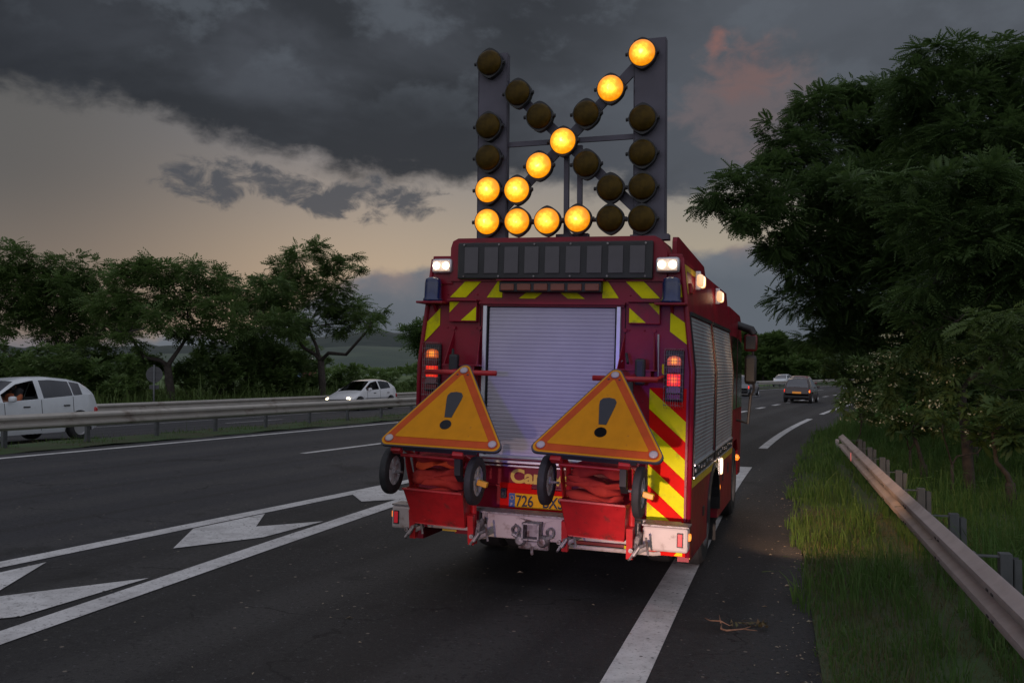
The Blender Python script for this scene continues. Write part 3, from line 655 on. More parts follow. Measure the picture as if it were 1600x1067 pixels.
for y0, y1 in ((.08, 1.62), (1.80, 3.68)): b.box((1.262, (y0+y1)/2, 1.158), (.018, y1-y0, .014)); b.box((1.258, (y0+y1)/2, 1.052), (.018, y1-y0, .014))
part(b, 'side_sill', ALU)
RIMT2 = mat('dull_catch', (.22, .22, .23), .7, spec=.1)
b = MB()
for y0, y1 in ((.08, 1.64), (1.78, 3.70)): b.box((1.256, (y0+y1)/2, 1.105), (.016, y1-y0, .082), bev=.003)
part(b, 'sill_band', BLK)
y = .16
while y < 3.62:
    if not 1.5 < y < 1.86: part(MB().box((0, 0, 0), (.012, .050+.02*math.sin(y*9), .030), bev=.003), 'sill_catch', RIMT2, loc=(1.268, y, 1.112+.012*math.sin(y*21)))
    y += .21
for (y_, z_, h_) in ((.95, .66, .09), (2.75, .80, .11), (3.35, .83, .11)): part(MB().box((1.249, y_, z_), (.012, .10, h_), bev=.01), 'side_catch', BLK)
b = MB(); 
b.add([(1.1455, .03, 2.85), (1.1455, .06, 2.60), (1.1455, .12, 2.60), (1.1455, .12, 2.80), (1.1455, 1.6, 2.80), (1.1455, 1.6, 2.86)], [(0, 1, 2, 3), (0, 3, 4, 5)])
o = part(b, 'side_stripe', YST); 
for v_ in o.data.vertices: v_.co.x = 1.14+.05*(2.90-v_.co.z)/.44+.004
part(MB().box((1.175, .28, 2.66), (.03, .12, .09), bev=.01), 'side_reflector', mat('red_box', (.35, .01, .015), .4))
def side_lamp(y_, z_, x_=1.2):
    o = MB().box((0, 0, 0), (.05, .025, .17), bev=.008).build('side_work_lamp', ALU, tr); o.location = (x_, y_, z_)
    for sy in (-1, 1): MB().box((.03, sy*.075, -.005), (.055, .095, .11), bev=.022).build('lens', WORKS, o, True)
    return o
WORKS = mlight('side_lamp_lit', (1, .50, .20), 1.0, (1, .86, .62), .115, 4.5, base=(.8, .8, .8))
side_lamp(.55, 2.755); side_lamp(2.25, 2.745)
o = MB().box((0, 0, 0), (.035, .09, .19), bev=.015).build('lower_work_lamp', ALU, tr); o.location = (1.27, 2.12, .965)
MB().box((.02, 0, 0), (.03, .075, .17), bev=.012).build('lens', WORKS, o, True)
part(MB().lathe([(.035, 0), (.03, .015), (0, .02)], 12, axis='x'), 'marker_lamp', MARKA, loc=(1.25, 2.32, .72))
part(MB().lathe([(.04, 0), (.036, .03), (0, .05)], 12, axis='x'), 'marker_lamp', MARKA, loc=(1.25, 4.42, .86))
# the same shutters, band and stripe on the left flank
for o_ in [c_ for c_ in tr.children if c_.name.split('.')[0] in ('side_shutter', 'side_shutter_frame', 'side_sill', 'sill_band', 'side_stripe', 'side_catch')]:
    me_ = o_.data.copy(); me_.transform(Matrix.Diagonal((-1, 1, 1, 1))); me_.flip_normals(); c_ = bpy.data.objects.new(o_.name.split('.')[0], me_); COL.objects.link(c_); c_.parent = tr; c_.location = (-o_.location.x, o_.location.y, o_.location.z)
# wheels
def wheel(parent, name, loc, r, wd, mt=RUB, mr=RIM, rr=.6, axis='x', dirn=1):
    o = MB().lathe([(r*rr, -wd/2), (r*.90, -wd/2), (r*.98, -wd*.40), (r, -wd*.25), (r, wd*.25), (r*.98, wd*.40), (r*.90, wd/2), (r*rr, wd/2), (r*rr, -wd/2)], 32, axis=axis, caps=False).build(name, mt, parent, True, loc, 35)
    rb = MB().lathe([(0, -wd*.15), (r*.15, -wd*.2), (r*rr*.9, -wd*.30), (r*rr+.004, -wd/2-.004), (r*rr+.004, wd/2+.004), (r*rr*.9, wd*.30), (r*.15, wd*.2), (0, wd*.15)], 32, axis=axis).build('rim', mr, o, True, None, 35)
    return o
for sx in (-1, 1):
    wheel(tr, 'wheel', (sx*1.04, 1.79, .47), .47, .28, RUB, RIMT); wheel(tr, 'wheel', (sx*.74, 1.79, .47), .47, .26, RUB, RIMT); wheel(tr, 'wheel', (sx*1.02, 5.25, .47), .47, .28, RUB, RIMT)
b = MB()
for sx in (-1, 1): b.prism([(1.79+.53*math.cos(a), .50+.53*math.sin(a)) for a in np.linspace(0, math.pi, 13)]+[(1.79+.48*math.cos(a), .50+.48*math.sin(a)) for a in np.linspace(math.pi, 0, 13)], sx*1.15-.12*(sx < 0), sx*1.15+.12*(sx > 0), 'x')
part(b, 'wheel_arch', BLK)
b = MB().box((1.10, 3.2, .42), (.16, .9, .30), bev=.03).box((-1.1, 3.2, .42), (.16, .9, .3), bev=.03); part(b, 'step_box', BLK)
b = MB(); 
for sx in (-1, 1): b.box((sx*1.06, 2.5, .34), (.30, .02, .42))
part(b, 'mud_flap', RUB)
# cab
b = MB().prism([(3.95, .55), (4.75, .55), (4.80, .85), (5.0, 1.02), (5.5, 1.02), (5.70, .85), (5.75, .50), (6.15, .50), (6.20, 1.3), (6.05, 2.1), (5.85, 2.62), (5.6, 2.72), (3.95, 2.75)], -1.17, 1.17, 'x'); part(b, 'cab', RED)
part(MB().prism([(5.30, 1.45), (6.10, 1.45), (6.0, 2.05), (5.85, 2.35), (5.30, 2.40)], 1.172, 1.178, 'x').prism([(5.30, 1.45), (6.10, 1.45), (6.0, 2.05), (5.85, 2.35), (5.30, 2.40)], -1.178, -1.172, 'x').prism([(4.2, 1.45), (5.15, 1.45), (5.15, 2.4), (4.2, 2.4)], 1.172, 1.178, 'x'), 'cab_window', GLS)
b = MB(); b.add([(-1.0, 6.145, 1.45), (1.0, 6.145, 1.45), (.98, 5.875, 2.55), (-.98, 5.875, 2.55)], [(0, 1, 2, 3)]); b.add([(-1.0, 6.19, 1.45), (1.0, 6.19, 1.45), (.98, 5.91, 2.55), (-.98, 5.91, 2.55)], [(0, 1, 2, 3)]); part(b, 'windscreen', GLS)
for sx in (-1, 1): part(MB().box((sx*.9, 6.2, .75), (.3, .05, .18), bev=.02), 'headlight', WORKG)
MGL = mat('mirror_glass', (.03, .035, .04), .5, spec=.2)
# mirror on its arm, right side
b = MB().tube([(1.12, 5.3, 2.60), (1.20, 5.35, 2.57), (1.35, 5.3, 2.52), (1.38, 5.3, 2.46)], .055, 8).tube([(1.36, 5.3, 2.5), (1.40, 5.3, 1.7), (1.36, 5.3, 1.62)], .018, 6).tube([(1.12, 5.4, 1.3), (1.33, 5.3, 1.25), (1.36, 5.3, 1.64)], .02, 6)
mr_ = part(b, 'mirror_arm', BLK, smooth=True, ang=50)
part(MB().box((1.345, 5.3, 2.345), (.18, .09, .24), bev=.045), 'mirror_head', mat('mirror_shell', (.10, .012, .015), .35), mr_, True)
part(MB().box((1.345, 5.25, 2.345), (.13, .012, .18), bev=.02), 'mirror_glass', MGL, mr_)
part(MB().box((1.35, 5.3, 1.98), (.16, .10, .40), bev=.045), 'mirror_head', BLK, mr_, True)
part(MB().box((1.35, 5.248, 1.98), (.11, .012, .32), bev=.02), 'mirror_glass', MGL, mr_)
# ---- raised arrow board on the roof
bd = empty('arrow_board', (.02, .286, 0), (0, -.021, 0), tr)
bd.location.x = .02+.021*3.1
b = MB().box((-.70, .03, 3.985), (.285, .03, 1.78)).box((.775, .03, 3.975), (.285, .03, 1.80))
for x in (-.84, -.56, .635, .915): b.box((x, .05, 3.98), (.012, .07, 1.77))
def bar(b, p, q, wd=.05, y=.035, t_=.03):
    p = Vector(p); q = Vector(q); d = (q-p).normalized(); n_ = Vector((-d.y, d.x))*wd/2
    b.prism([tuple(p-n_), tuple(q-n_), tuple(q+n_), tuple(p+n_)], y-t_/2, y+t_/2)
bar(b, (-.72, 4.72), (.72, 3.30), .095, .052); bar(b, (.72, 4.72), (-.72, 3.30), .095, .055, .024)
bar(b, (-.6, 4.02), (.66, 4.02), .045, .07); b.tube([(-.72, .03, 3.275), (.75, .03, 3.275)], .016)
for x in (.0, .125): b.box((x, .09, 3.50), (.045, .04, .95))
b.box((.06, .09, 3.115), (.30, .08, .10)).box((-.70, .04, 3.10), (.34, .12, .05)).box((.78, .04, 3.10), (.34, .12, .05))
b.tube([(.02, .05, 3.2), (.06, .02, 3.15), (.10, .03, 3.10)], .012)
for o_ in (part(b, 'frame', BOARDM, bd),): pass
LIT = [(-.708, 3.571), (-.705, 3.275), (.0, 3.993), (-.222, 3.779), (-.425, 3.563), (-.414, 3.273), (-.130, 3.272), (.155, 3.284), (.425, 4.446), (.702, 4.745)]
OFF = [(-.728, 4.757), (-.722, 4.166), (-.716, 3.871), (-.443, 4.458), (-.231, 4.232), (.221, 3.777), (.446, 3.556), (.209, 4.232), (.720, 4.163), (.726, 3.856), (.732, 3.558), (.451, 3.279), (.736, 3.274)]
def board_lamp(x, z, lit, k):
    h_ = MB(); oct_ = [(.138*math.cos(a)*(1.0 if i % 2 else .985), .138*math.sin(a)) for i, a in enumerate(np.linspace(0, 2*math.pi, 17)[:-1])]
    pt = [(.118*math.cos(a), .118*math.sin(a)) for a in np.linspace(R(28), R(152), 7)]+[(.118*math.cos(a), .118*math.sin(a)) for a in np.linspace(R(208), R(332), 7)]
    # round bezel with small ears left/right and points top/bottom
    ring = []
    for a in np.linspace(0, 2*math.pi, 37)[:-1]:
        d = min(abs((a-q_+math.pi) % (2*math.pi)-math.pi) for q_ in (math.pi/2, 3*math.pi/2)); e = min(abs((a-q_+math.pi) % (2*math.pi)-math.pi) for q_ in (0, math.pi))
        r_ = .126+.016*max(0, 1-d/.6)+(.010 if e < .16 else 0); ring.append((r_*math.cos(a), r_*math.sin(a)))
    h_.prism(ring, -.035, .03); h_.tube([(-.134, -.02, 0), (-.15, -.02, 0)], .018, 8).tube([(.134, -.02, 0), (.15, -.02, 0)], .018, 8)
    o = h_.build('board_lamp', BLK, bd, False, (x+.021*z-.085, -.015, z-.021*x))
    l_ = MB().lathe([(.116, 0), (.114, .018), (.095, .036), (.06, .048), (.025, .053), (0, .054)], 28, Matrix.Rotation(R(90), 4, 'X')).build('lens', AMB if lit else AMBOFF, o, True, (0, -.034, 0))
    o['label'] = 'glowing amber lamp' if lit else 'unlit brown amber lamp'
for x, z in LIT: board_lamp(x, z, True, 0)
for x, z in OFF: board_lamp(x, z, False, 0)

# ------------------------------------------------------------------ sign trolleys hung on the bumper
def rtri(L, rad, y=0):
    # rounded equilateral triangle, base on z=0, centred
    h = L*math.sqrt(3)/2; C3 = [(-L/2, 0), (L/2, 0), (0, h)]; cx, cy = 0, h/3; out = []
    for i, (x, z) in enumerate(C3):
        dx, dz = cx-x, cy-z; n_ = math.hypot(dx, dz); ox, oz = x+dx/n_*rad*2, z+dz/n_*rad*2
        a0 = {0: 150, 1: 270, 2: 30}[i]
        for k in range(7): a = R(a0+k*20); out.append((ox+rad*math.cos(a), oz+rad*math.sin(a)))
    return out
def make_trolley(label):
    # local origin: centre between the trolley's feet at the bumper; x right, z up, -y away from the truck
    root = empty('sign_trolley'); tag(root, label, 'sign trolley', 'warning sign trolleys hung on the bumper')
    # sign panel plane
    L = 1.10; th = math.atan2(.58, .64)
    sg = empty('sign_panel', (.02, -.42, 1.285), (-th, 0, 0), root)
    def tri(L_, dz, y0, y1, m_, nm, rad=.05):
        return MB().prism([(x, z+dz) for x, z in rtri(L_, rad)], y0, y1).build(nm, m_, sg)
    tri(L, 0, -.004, .018, BORDB, 'back_plate', .055); tri(L-.03, .009, -.007, -.003, SGO, 'edge_border', .052)
    tri(L-.085, .025, -.010, -.006, SGR, 'red_border', .040); tri(L-.30, .090, -.013, -.009, SGY, 'centre_field', .012)
    b = MB(); b.prism([(-.030, .31), (.030, .31), (.064, .50), (.067, .54), (.048, .572), (.0, .582), (-.048, .572), (-.067, .54), (-.064, .50)], -.016, -.012)
    b.lathe([(.048, -.016), (.048, -.012), (0, -.012)], 20, Matrix.Translation((0, 0, .235)), axis='y'); b.lathe([(0, -.016), (.048, -.016)], 20, Matrix.Translation((0, 0, .235)), axis='y')
    b.build('exclamation_mark', SGK, sg)
    h = L*math.sqrt(3)/2
    for x, z in ((-L/2+.115, .068), (L/2-.115, .068), (0, h-.130)): MB().lathe([(.034, 0), (.033, .008), (.02, .012), (0, .013)], 20, Matrix.Rotation(R(90), 4, 'X')).build('corner_lamp', LAMPG, sg, True, (x, -.012, z))
    for x, z in ((-.045, h-.175), (.045, h-.175)): MB().lathe([(.010, 0), (0, .006)], 10, Matrix.Rotation(R(90), 4, 'X')).build('screw', STEEL, sg, True, (x, -.012, z))
    MB().box((0, .03, .02), (.62, .05, .035)).box((0, .03, .45), (.5, .03, .03)).build('stiffener', BORDB, sg)
    # frame: two uprights, cross bars, ears under the sign
    b = MB()
    for sx in (-1, 1):
        b.tube([(sx*.265, .10, .50), (sx*.262, .06, .75), (sx*.255, .03, 1.02), (sx*.245, -.06, 1.17), (sx*.235, -.34, 1.275)], .023, 8)
        b.box((sx*.262, .02, .60), (.05, .05, .25), rot=(R(12), 0, 0)); b.tube([(sx*.27, .11, .56), (sx*.27, .12, .47)], .012, 6)
        b.prism([(-.16, 1.20), (-.09, 1.18), (.02, 1.0), (.04, .90), (-.02, .90), (-.12, 1.08)], sx*.285-.006, sx*.285+.006, 'x')
        b.box((sx*.262, -.37, 1.255), (.09, .06, .07), rot=(R(-35), 0, R(8*sx)), bev=.008)
    b.tube([(-.26, .05, .66), (.26, .05, .66)], .014, 8).tube([(-.26, -.30, 1.20), (.26, -.30, 1.20)], .014, 8)
    b.build('frame', REDM, root, True, None, 45)
    b = MB(); b.prism([(-.255, 1.02), (-.34, 1.08), (-.36, 1.22), (-.30, 1.20)], .225, .275, 'x'); b.build('rubber_foot', BLK, root)
    # bin with slanted front plate
    b = MB(); t_ = .006
    A = [(-.255, -.235, .925), (.265, -.235, .925), (.225, -.04, .615), (-.225, -.04, .615)]
    b.add(A+[(x, y+.012, z+.004) for x, y, z in A], [(0, 1, 2, 3), (7, 6, 5, 4), (0, 4, 5, 1), (2, 6, 7, 3), (1, 5, 6, 2), (0, 3, 7, 4)])
    for sx in (-1, 1): b.add([(sx*.26, -.235, .925), (sx*.225, -.04, .615), (sx*.225, .08, .615), (sx*.26, .08, .925), (sx*.254, -.235, .925), (sx*.219, -.04, .615), (sx*.219, .08, .615), (sx*.254, .08, .925)], [(0, 1, 2, 3), (7, 6, 5, 4), (0, 3, 7, 4), (1, 5, 6, 2)])
    b.box((0, .02, .618), (.44, .13, .008)); b.box((0, -.242, .922), (.52, .012, .014))
    b.add([(-.10, -.2375, .925), (-.09, -.2375, .925), (-.03, -.0425, .615), (-.04, -.0425, .615)], [(0, 1, 2, 3)])
    for x, s_ in ((-.17, .12), (.19, .12), (-.12, .88), (.15, .88)):
        y, z = -.235+.195*s_, .925-.31*s_; b.lathe([(.011, 0), (.009, .005), (0, .006)], 8, Matrix.Translation((x, y-.002, z)) @ Matrix.Rotation(R(122), 4, 'X'))
    b.build('bin', REDM, root)
    # wheels
    for sx, dz in ((-1, .015), (1, -.01)):
        w_ = wheel(root, 'wheel', (sx*.365-.005, -.22, 1.045+dz), .195, .062, RUB, RUB, .62)
        rim = [c_ for c_ in w_.children][0]; bpy.data.objects.remove(rim)
        b = MB(); b.lathe([(.118, -.020), (.128, -.024), (.128, .024), (.118, .020), (.108, .018), (.108, -.018), (.118, -.020)], 28, axis='x', caps=False); b.lathe([(0, -.035), (.030, -.032), (.030, .032), (0, .035)], 14, axis='x')
        for k in range(6):
            a = k*math.pi/3+.3; ca, sa = math.cos(a), math.sin(a)
            P = lambda r_, t2, x_: (x_, r_*ca-t2*sa, r_*sa+t2*ca)
            b.add([P(.02, -.020, -.016), P(.02, .020, -.016), P(.115, .030, -.012), P(.115, -.030, -.012), P(.02, -.020, .016), P(.02, .020, .016), P(.115, .030, .012), P(.115, -.030, .012)], [(0, 1, 2, 3), (7, 6, 5, 4), (0, 4, 5, 1), (1, 5, 6, 2), (3, 2, 6, 7), (0, 3, 7, 4)])
        b.build('rim', RIM, w_, True, None, 30)
    MB().tube([(-.42, -.22, 1.05), (-.27, -.22, 1.047)], .011, 8).build('axle', STEEL, root); MB().tube([(.26, -.22, 1.037), (.40, -.22, 1.035)], .011, 8).build('axle', STEEL, root)
    MB().box((.43, -.24, 1.02), (.085, .045, .045), rot=(0, R(12), 0), bev=.006).build('orange_reflector', TAGY, root)
    # latch hardware at the bumper
    for sx in (-1, 1):
        b = MB(); x = sx*.29
        b.tube([(x-.02, .05, .50), (x+.02, -.03, .52), (x+.05, -.02, .58), (x+.10, .05, .60)], .014, 7).tube([(x, .08, .62), (x+.03, -.02, .56), (x-.01, -.04, .49), (x-.03, .02, .47)], .010, 6)
        b.box((x+.06, .06, .56), (.10, .06, .05), rot=(0, R(-28), R(15)), bev=.006).box((x+.02, .09, .60), (.03, .10, .14), rot=(R(15), R(12), 0)).tube([(x+.10, .0, .66), (x+.12, .02, .52)], .010, 6)
        b.lathe([(.018, -.012), (.018, .012)], 10, Matrix.Translation((x-.01, -.02, .55)) @ Matrix.Rotation(R(90), 4, 'X'))
        b.build('latch', STEEL, root, True, None, 40)
    return root
def place_on_truck(o, loc, rot=(0, 0, 0)):
    M = TM @ Matrix.Translation(loc) @ Euler(rot).to_matrix().to_4x4(); o.location = M.to_translation(); o.rotation_euler = M.to_euler()
tl = make_trolley('left of two red trolleys with an exclamation warning triangle, beside the lettering')
tr2 = copy_tree(tl); tr2['label'] = 'right of two red trolleys with an exclamation warning triangle, partly covering the plate'
SL = (-.735, -.64, 0); SR = (.585, -.64, .0)
place_on_truck(tl, SL, (0, R(1.3), 0)); place_on_truck(tr2, SR, (0, R(1.6), 0))
for c_ in tl.children:
    if c_.name.startswith('sign_panel'): c_.location.x = .108; c_.rotation_euler = Euler((-th_ if False else -math.atan2(.58, .64), R(-.6), R(1.5)))
for c_ in tr2.children:
    if c_.name.startswith('sign_panel'): c_.location.x = .042; c_.rotation_euler = Euler((-math.atan2(.58, .64), R(.2), R(-1)))
# crumpled folded cloth in each bin
def cloth(seed, label, base, hgt):
    rn = random.Random(seed); root = empty('folded_fabric'); tag(root, label, 'folded fabric', 'folded orange-red fabric in the trolley bins')
    n_ = 6; z = .885
    for k in range(n_):
        hh = hgt/n_*rn.uniform(.9, 1.35); w_ = .46-.012*k+rn.uniform(-.02, .02); nx, nt = 26, 14
        V = []; Fc = []; ph = [rn.uniform(0, 6.3) for _ in range(6)]; am = [rn.uniform(.003, .009) for _ in range(3)]; sag = rn.uniform(-.02, .03); dx = rn.uniform(-.02, .02); fr = rn.uniform(0, .02); sk = rn.uniform(-.035, .035)
        for i in range(nx):
            u = i/(nx-1); x = (u-.5)*w_+dx
            for j in range(nt):
                a = 2*math.pi*j/nt; ex = abs(math.cos(a))**.45*math.copysign(1, math.cos(a)); ez = abs(math.sin(a))**.42*math.copysign(1, math.sin(a))
                ends = 1-.55*abs(2*u-1)**6
                yy = -.085-fr*.5+ex*(.095*ends)+.012*math.sin(9*u+ph[0]+2*a)+am[0]*math.sin(23*u+ph[3])
                th2 = (.55+.75*abs(math.sin(1.4*u*math.pi+ph[5])))*hh*.52; zz = z+hh/2+ez*th2*ends+.018*math.copysign(abs(math.sin(2.6*u+ph[2]))**.5, math.sin(2.6*u+ph[2]))+am[1]*1.6*math.sin(5*u+ph[1]+a)+am[2]*.6*math.sin(11*u+ph[2]+2*a)-sag*(1-(2*u-1)**2)+sk*(u-.5)
                V.append((x+.006*math.sin(2*a+ph[4]), yy, zz))
        for i in range(nx-1):
            for j in range(nt): Fc.append((i*nt+j, i*nt+(j+1) % nt, (i+1)*nt+(j+1) % nt, (i+1)*nt+j))
        V += [tuple(np.mean(V[0:nt], 0)), tuple(np.mean(V[-nt:], 0))]; c0 = len(V)-2
        mb = MB(); mb.add(V, Fc+[(c0, j, (j+1) % nt) for j in range(nt)]+[(c0+1, (nx-1)*nt+(j+1) % nt, (nx-1)*nt+j) for j in range(nt)])
        mb.build('fold', CLOTH2 if k == rn.choice([3, 4]) else CLOTH, root, True)
        z += hh*.78
    return root
CLOTH2 = mat('bright_orange_cloth', (.72, .085, .016), .85, var=.15, vscale=4, bump=.1, bscale=25)
c1 = cloth(3, 'crumpled orange-red fabric folded in the left trolley bin', 0, .34); c2 = cloth(11, 'crumpled orange-red fabric folded in the right trolley bin', 0, .34)
place_on_truck(c1, (SL[0]-.005, SL[1], .0), (0, R(1.3), 0)); place_on_truck(c2, (SR[0]-.005, SR[1], 0), (0, R(1.6), 0))

# ------------------------------------------------------------------ lamps that are lit
def spot(name, loc, tgt, e, size, blend, col, rad=.05):
    l_ = bpy.data.lights.new(name, 'SPOT'); l_.energy = e; l_.spot_size = R(size); l_.spot_blend = blend; l_.color = col; l_.shadow_soft_size = rad
    o = bpy.data.objects.new(name, l_); COL.objects.link(o); o.location = loc; o.rotation_euler = (Vector(tgt)-Vector(loc)).to_track_quat('-Z', 'Y').to_euler(); return o
def point(name, loc, e, col, rad=.05):
    l_ = bpy.data.lights.new(name, 'POINT'); l_.energy = e; l_.color = col; l_.shadow_soft_size = rad
    o = bpy.data.objects.new(name, l_); COL.objects.link(o); o.location = loc; return o
for y_ in (.55, 2.25): spot('side_lamp_light', TM @ Vector((1.42, y_, 2.70)), TM @ Vector((3.0, y_+5.2, 0)), 260, 62, 1., (1, .60, .32))
spot('lower_lamp_light', TM @ Vector((1.42, 2.12, .965)), TM @ Vector((3.4, 5.2, -.5)), 120, 80, .8, (1, .55, .28))
# dipped headlamps and a blue beacon of the escort vehicle parked behind the camera
spot('escort_headlamp', (-1.25, -4.2, .74), (-.58, 8.0, .66), 7500, 9.0, 1.0, (1, .70, .55), .12)
spot('escort_headlamp', (-2.55, -4.2, .74), (-1.9, 8.0, .36), 1500, 12, .8, (1, .70, .55), .12)
spot('escort_beacon', (-1.6, -5.0, 2.1), (-1.45, 8.0, 1.25), 1000, 15, 1., (.24, .12, 1), .25)

# ------------------------------------------------------------------ cars
def carpaint(name, col): return mat(name, col, .3, coat=.6, var=.03, dirt=tuple(x*.6 for x in col), dscale=1.2, dlo=.6, dhi=.9)
CGL = bpy.data.materials.new('car_glass'); CGL.use_nodes = True; q = NT(CGL.node_tree); q.n.clear()
a_ = q.node('ShaderNodeBsdfTransparent'); a_.inputs[0].default_value = (.22, .25, .26, 1); g_ = q.node('ShaderNodeBsdfGlossy'); g_.inputs[0].default_value = (.9, .9, .95, 1); g_.inputs['Roughness'].default_value = .05
fr_ = q.node('ShaderNodeFresnel'); fr_.inputs[0].default_value = 1.5; mx_ = q.node('ShaderNodeMixShader'); q.put(mx_.inputs[0], q.m('ADD', fr_.outputs[0], .12)); q.l.new(a_.outputs[0], mx_.inputs[1]); q.l.new(g_.outputs[0], mx_.inputs[2])
ou = q.node('ShaderNodeOutputMaterial'); q.l.new(mx_.outputs[0], ou.inputs[0])
CAR_L = mlight('car_headlight', (1, .80, .50), 5., (1, .95, .8), .09, 14., base=(.8, .8, .8))
CAR_T = mlight('car_taillight_on', (1, .02, .01), 1.6, (1, .12, .05), .07, 2.6)
CAR_I = mlight('car_indicator_on', (1, .30, .01), 2.4, (1, .6, .1), .05, 4.)
CAR_TD = mat('car_taillight', (.40, .012, .015), .25); CAR_TM = mlight('car_taillight_dim', (1, .03, .015), .9, (1, .08, .03), .1, 1.5)
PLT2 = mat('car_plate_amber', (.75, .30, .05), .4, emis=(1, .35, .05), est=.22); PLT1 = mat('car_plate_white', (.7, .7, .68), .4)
INT = mat('car_interior', (.02, .02, .022), .8)
def lerp(tab, x):
    for (a, fa), (b_, fb) in zip(tab, tab[1:]):
        if x <= b_:
            s_ = (x-a)/(b_-a) if b_ > a else 0; s_ = max(0, s_); return fa+(fb-fa)*s_
    return tab[-1][1]
def make_car(label, pnt, top, belt, L, W, H0, wheels, ws, sidewin, rw, tails='off', heads=False, tallbox=False, group=None, openwin=None, plate=PLT2, doors=(1.1, 2.2)):
    # x: 0 front .. L rear along local +y (car faces local -y); origin on the ground at the middle
    root = empty('car'); tag(root, label, 'car', group)
    xs = sorted(set([round(x, 3) for x in frange(0, L, .07)]+[ws[0], ws[1], rw[0], rw[1]]+[x for p in sidewin for x in p]))
    hw = W/2; r = .31; rows = 11; V = []; cat = {}
    def wx(x): u = abs(x/L*2-1); return hw*(1-.16*u**5-.03*u**2)
    for x in xs:
        zt = lerp(top, x); zb_ = min(lerp(belt, x), zt-.035); w_ = wx(x); f = max(0, min(1, (zt-zb_)/.42)); wr = w_*.965-.20*f
        sill = .20
        for xw in wheels:
            d = abs(x-xw)
            if d < .36: sill = max(sill, .31+math.sqrt(.36**2-d*d)*1.0)
        if x > L-.25: sill = max(sill, .2+(x-L+.25)*.4)
        if x < .2: sill = max(sill, .2+(.2-x)*.3)
        mid = max(.52, sill+.01)
        ring = [(0, sill if sill < .25 else .25), (w_*.93, max(.2, sill)), (w_*.985, max(sill+.005, .38)), (w_, max(sill+.012, .56)), (w_*.995, max(sill+.03, .68 if zb_ > .75 else zb_-.05)), (w_*.965, zb_), (w_*.955, zb_+.015*f), ((w_*.955+wr)/2+.012, (zb_+zt-.06)/2), (wr+.01, zt-.07*f-.005), (wr*.90, zt-.012), (wr*.5, zt+.012), (0, zt+.02)]
        V += [(a, x-L/2, b_) for a, b_ in ring]
    k = 12; n_ = len(xs); Vm = [(-a, b_, c_) for a, b_, c_ in V]
    parts = {'body': [], 'windscreen': [], 'side_window': [], 'rear_window': []}
    for i in range(n_-1):
        xm = (xs[i]+xs[i+1])/2
        for j in range(k-1):
            nm = 'body'
            if 6 <= j <= 7 and any(a < xm < b_ for a, b_ in sidewin) and lerp(top, xm)-lerp(belt, xm) > .10: nm = 'side_window'
            if j >= 9 and ws[0] < xm < ws[1]: nm = 'windscreen'
            if j >= 9 and rw[0] < xm < rw[1]: nm = 'rear_window'
            if j == 8 and (ws[0]+.12 < xm < ws[1]-.02) and False: nm = 'windscreen'
            parts[nm].append((i*k+j, (i+1)*k+j, (i+1)*k+j+1, i*k+j+1))
    for nm, fs in parts.items():
        if not fs: continue
        m_ = pnt if nm == 'body' else CGL
        if nm == 'side_window':
            for VV, sgn in ((V, 1), (Vm, -1)):
                for (a, b_) in sidewin:
                    fs2 = [f for f in fs if a < (VV[f[0]][1]+VV[f[1]][1])/2+L/2 < b_]
                    if openwin is not None and sgn == openwin[0] and a <= openwin[1] < b_ or not fs2: continue
                    o = MB().add([(x*.995, y, z) for x, y, z in VV], fs2).build(nm, m_, root, True); cleanup(o)
            continue
        mb = MB().add(V, fs).add(Vm, [f[::-1] for f in fs])
        if nm == 'body':
            for i_ in (0, n_-1):
                b0 = i_*k; mb.add([V[b0+j] for j in range(k)]+[Vm[b0+j] for j in range(k-1, -1, -1)], [tuple(range(2*k))])
        o = mb.build(nm, m_, root, True, None, 38); cleanup(o)
    # dark trims, interior, wheels
    for sx in (-1, 1):
        for xg in [sidewin[0][0]+.02, (sidewin[0][1]+sidewin[1][0])/2]+([sidewin[1][1]+.0] if len(sidewin) > 2 else []):
            w_ = wx(xg); zb_ = lerp(belt, xg); MB().tube([(sx*(w_*.945), xg-L/2, .26), (sx*(w_*.987+.001), xg-L/2, .38), (sx*(w_+.001), xg-L/2, .56), (sx*(w_*.995+.001), xg-L/2, .68), (sx*(w_*.965+.002), xg-L/2, zb_-.01)], .006, 5).build('door_gap', BLKG, root)
        MB().box((0, 0, 0), (.02, 1.9, .03), bev=.006).build('side_moulding', BLK if tails == 'off' else pnt, root, False, (sx*(hw-.004), 2.05-L/2, .56))
    b = MB().box((0, 0, .24), (W*.86, L*.86, .08))
    for xw in wheels: b.box((0, xw-L/2, .40), (W*.80, .74, .42))
    b.box((0, L*.0+.35, .55), (W*.8, .9, .55)).build('interior', INT, root)
    b = MB()
    for sx in (-1, 1): b.box((sx*.36, doors[0]+.75-L/2, .92), (.48, .16, .62), rot=(R(-14), 0, 0), bev=.05).box((sx*.36, doors[0]+.72-L/2, 1.25), (.24, .10, .16), bev=.03)
    b.build('seat', INT, root)
    for xw in wheels:
        for sx in (-1, 1): wheel(root, 'wheel', (sx*(hw-.10), xw-L/2, .30), .30, .19, RUB, CRIM, .64)
    b = MB()
    for sx in (-1, 1):
        for dx in doors: b.box((sx*(hw*.985), dx+.75-L/2 if dx == doors[0] else dx+.72-L/2, .80), (.03, .17, .03), bev=.008)
    b.build('door_handle', BLK if tails != 'black' else BLK, root)
    for sx in (-1, 1): MB().box((sx*(hw+.07), ws[0]+.42-L/2, .98), (.19, .11, .13), bev=.045).build('wing_mirror', pnt, root, True)
    zf = lerp(top, .12); zr = min(lerp(belt, L-.1), lerp(top, L-.06))
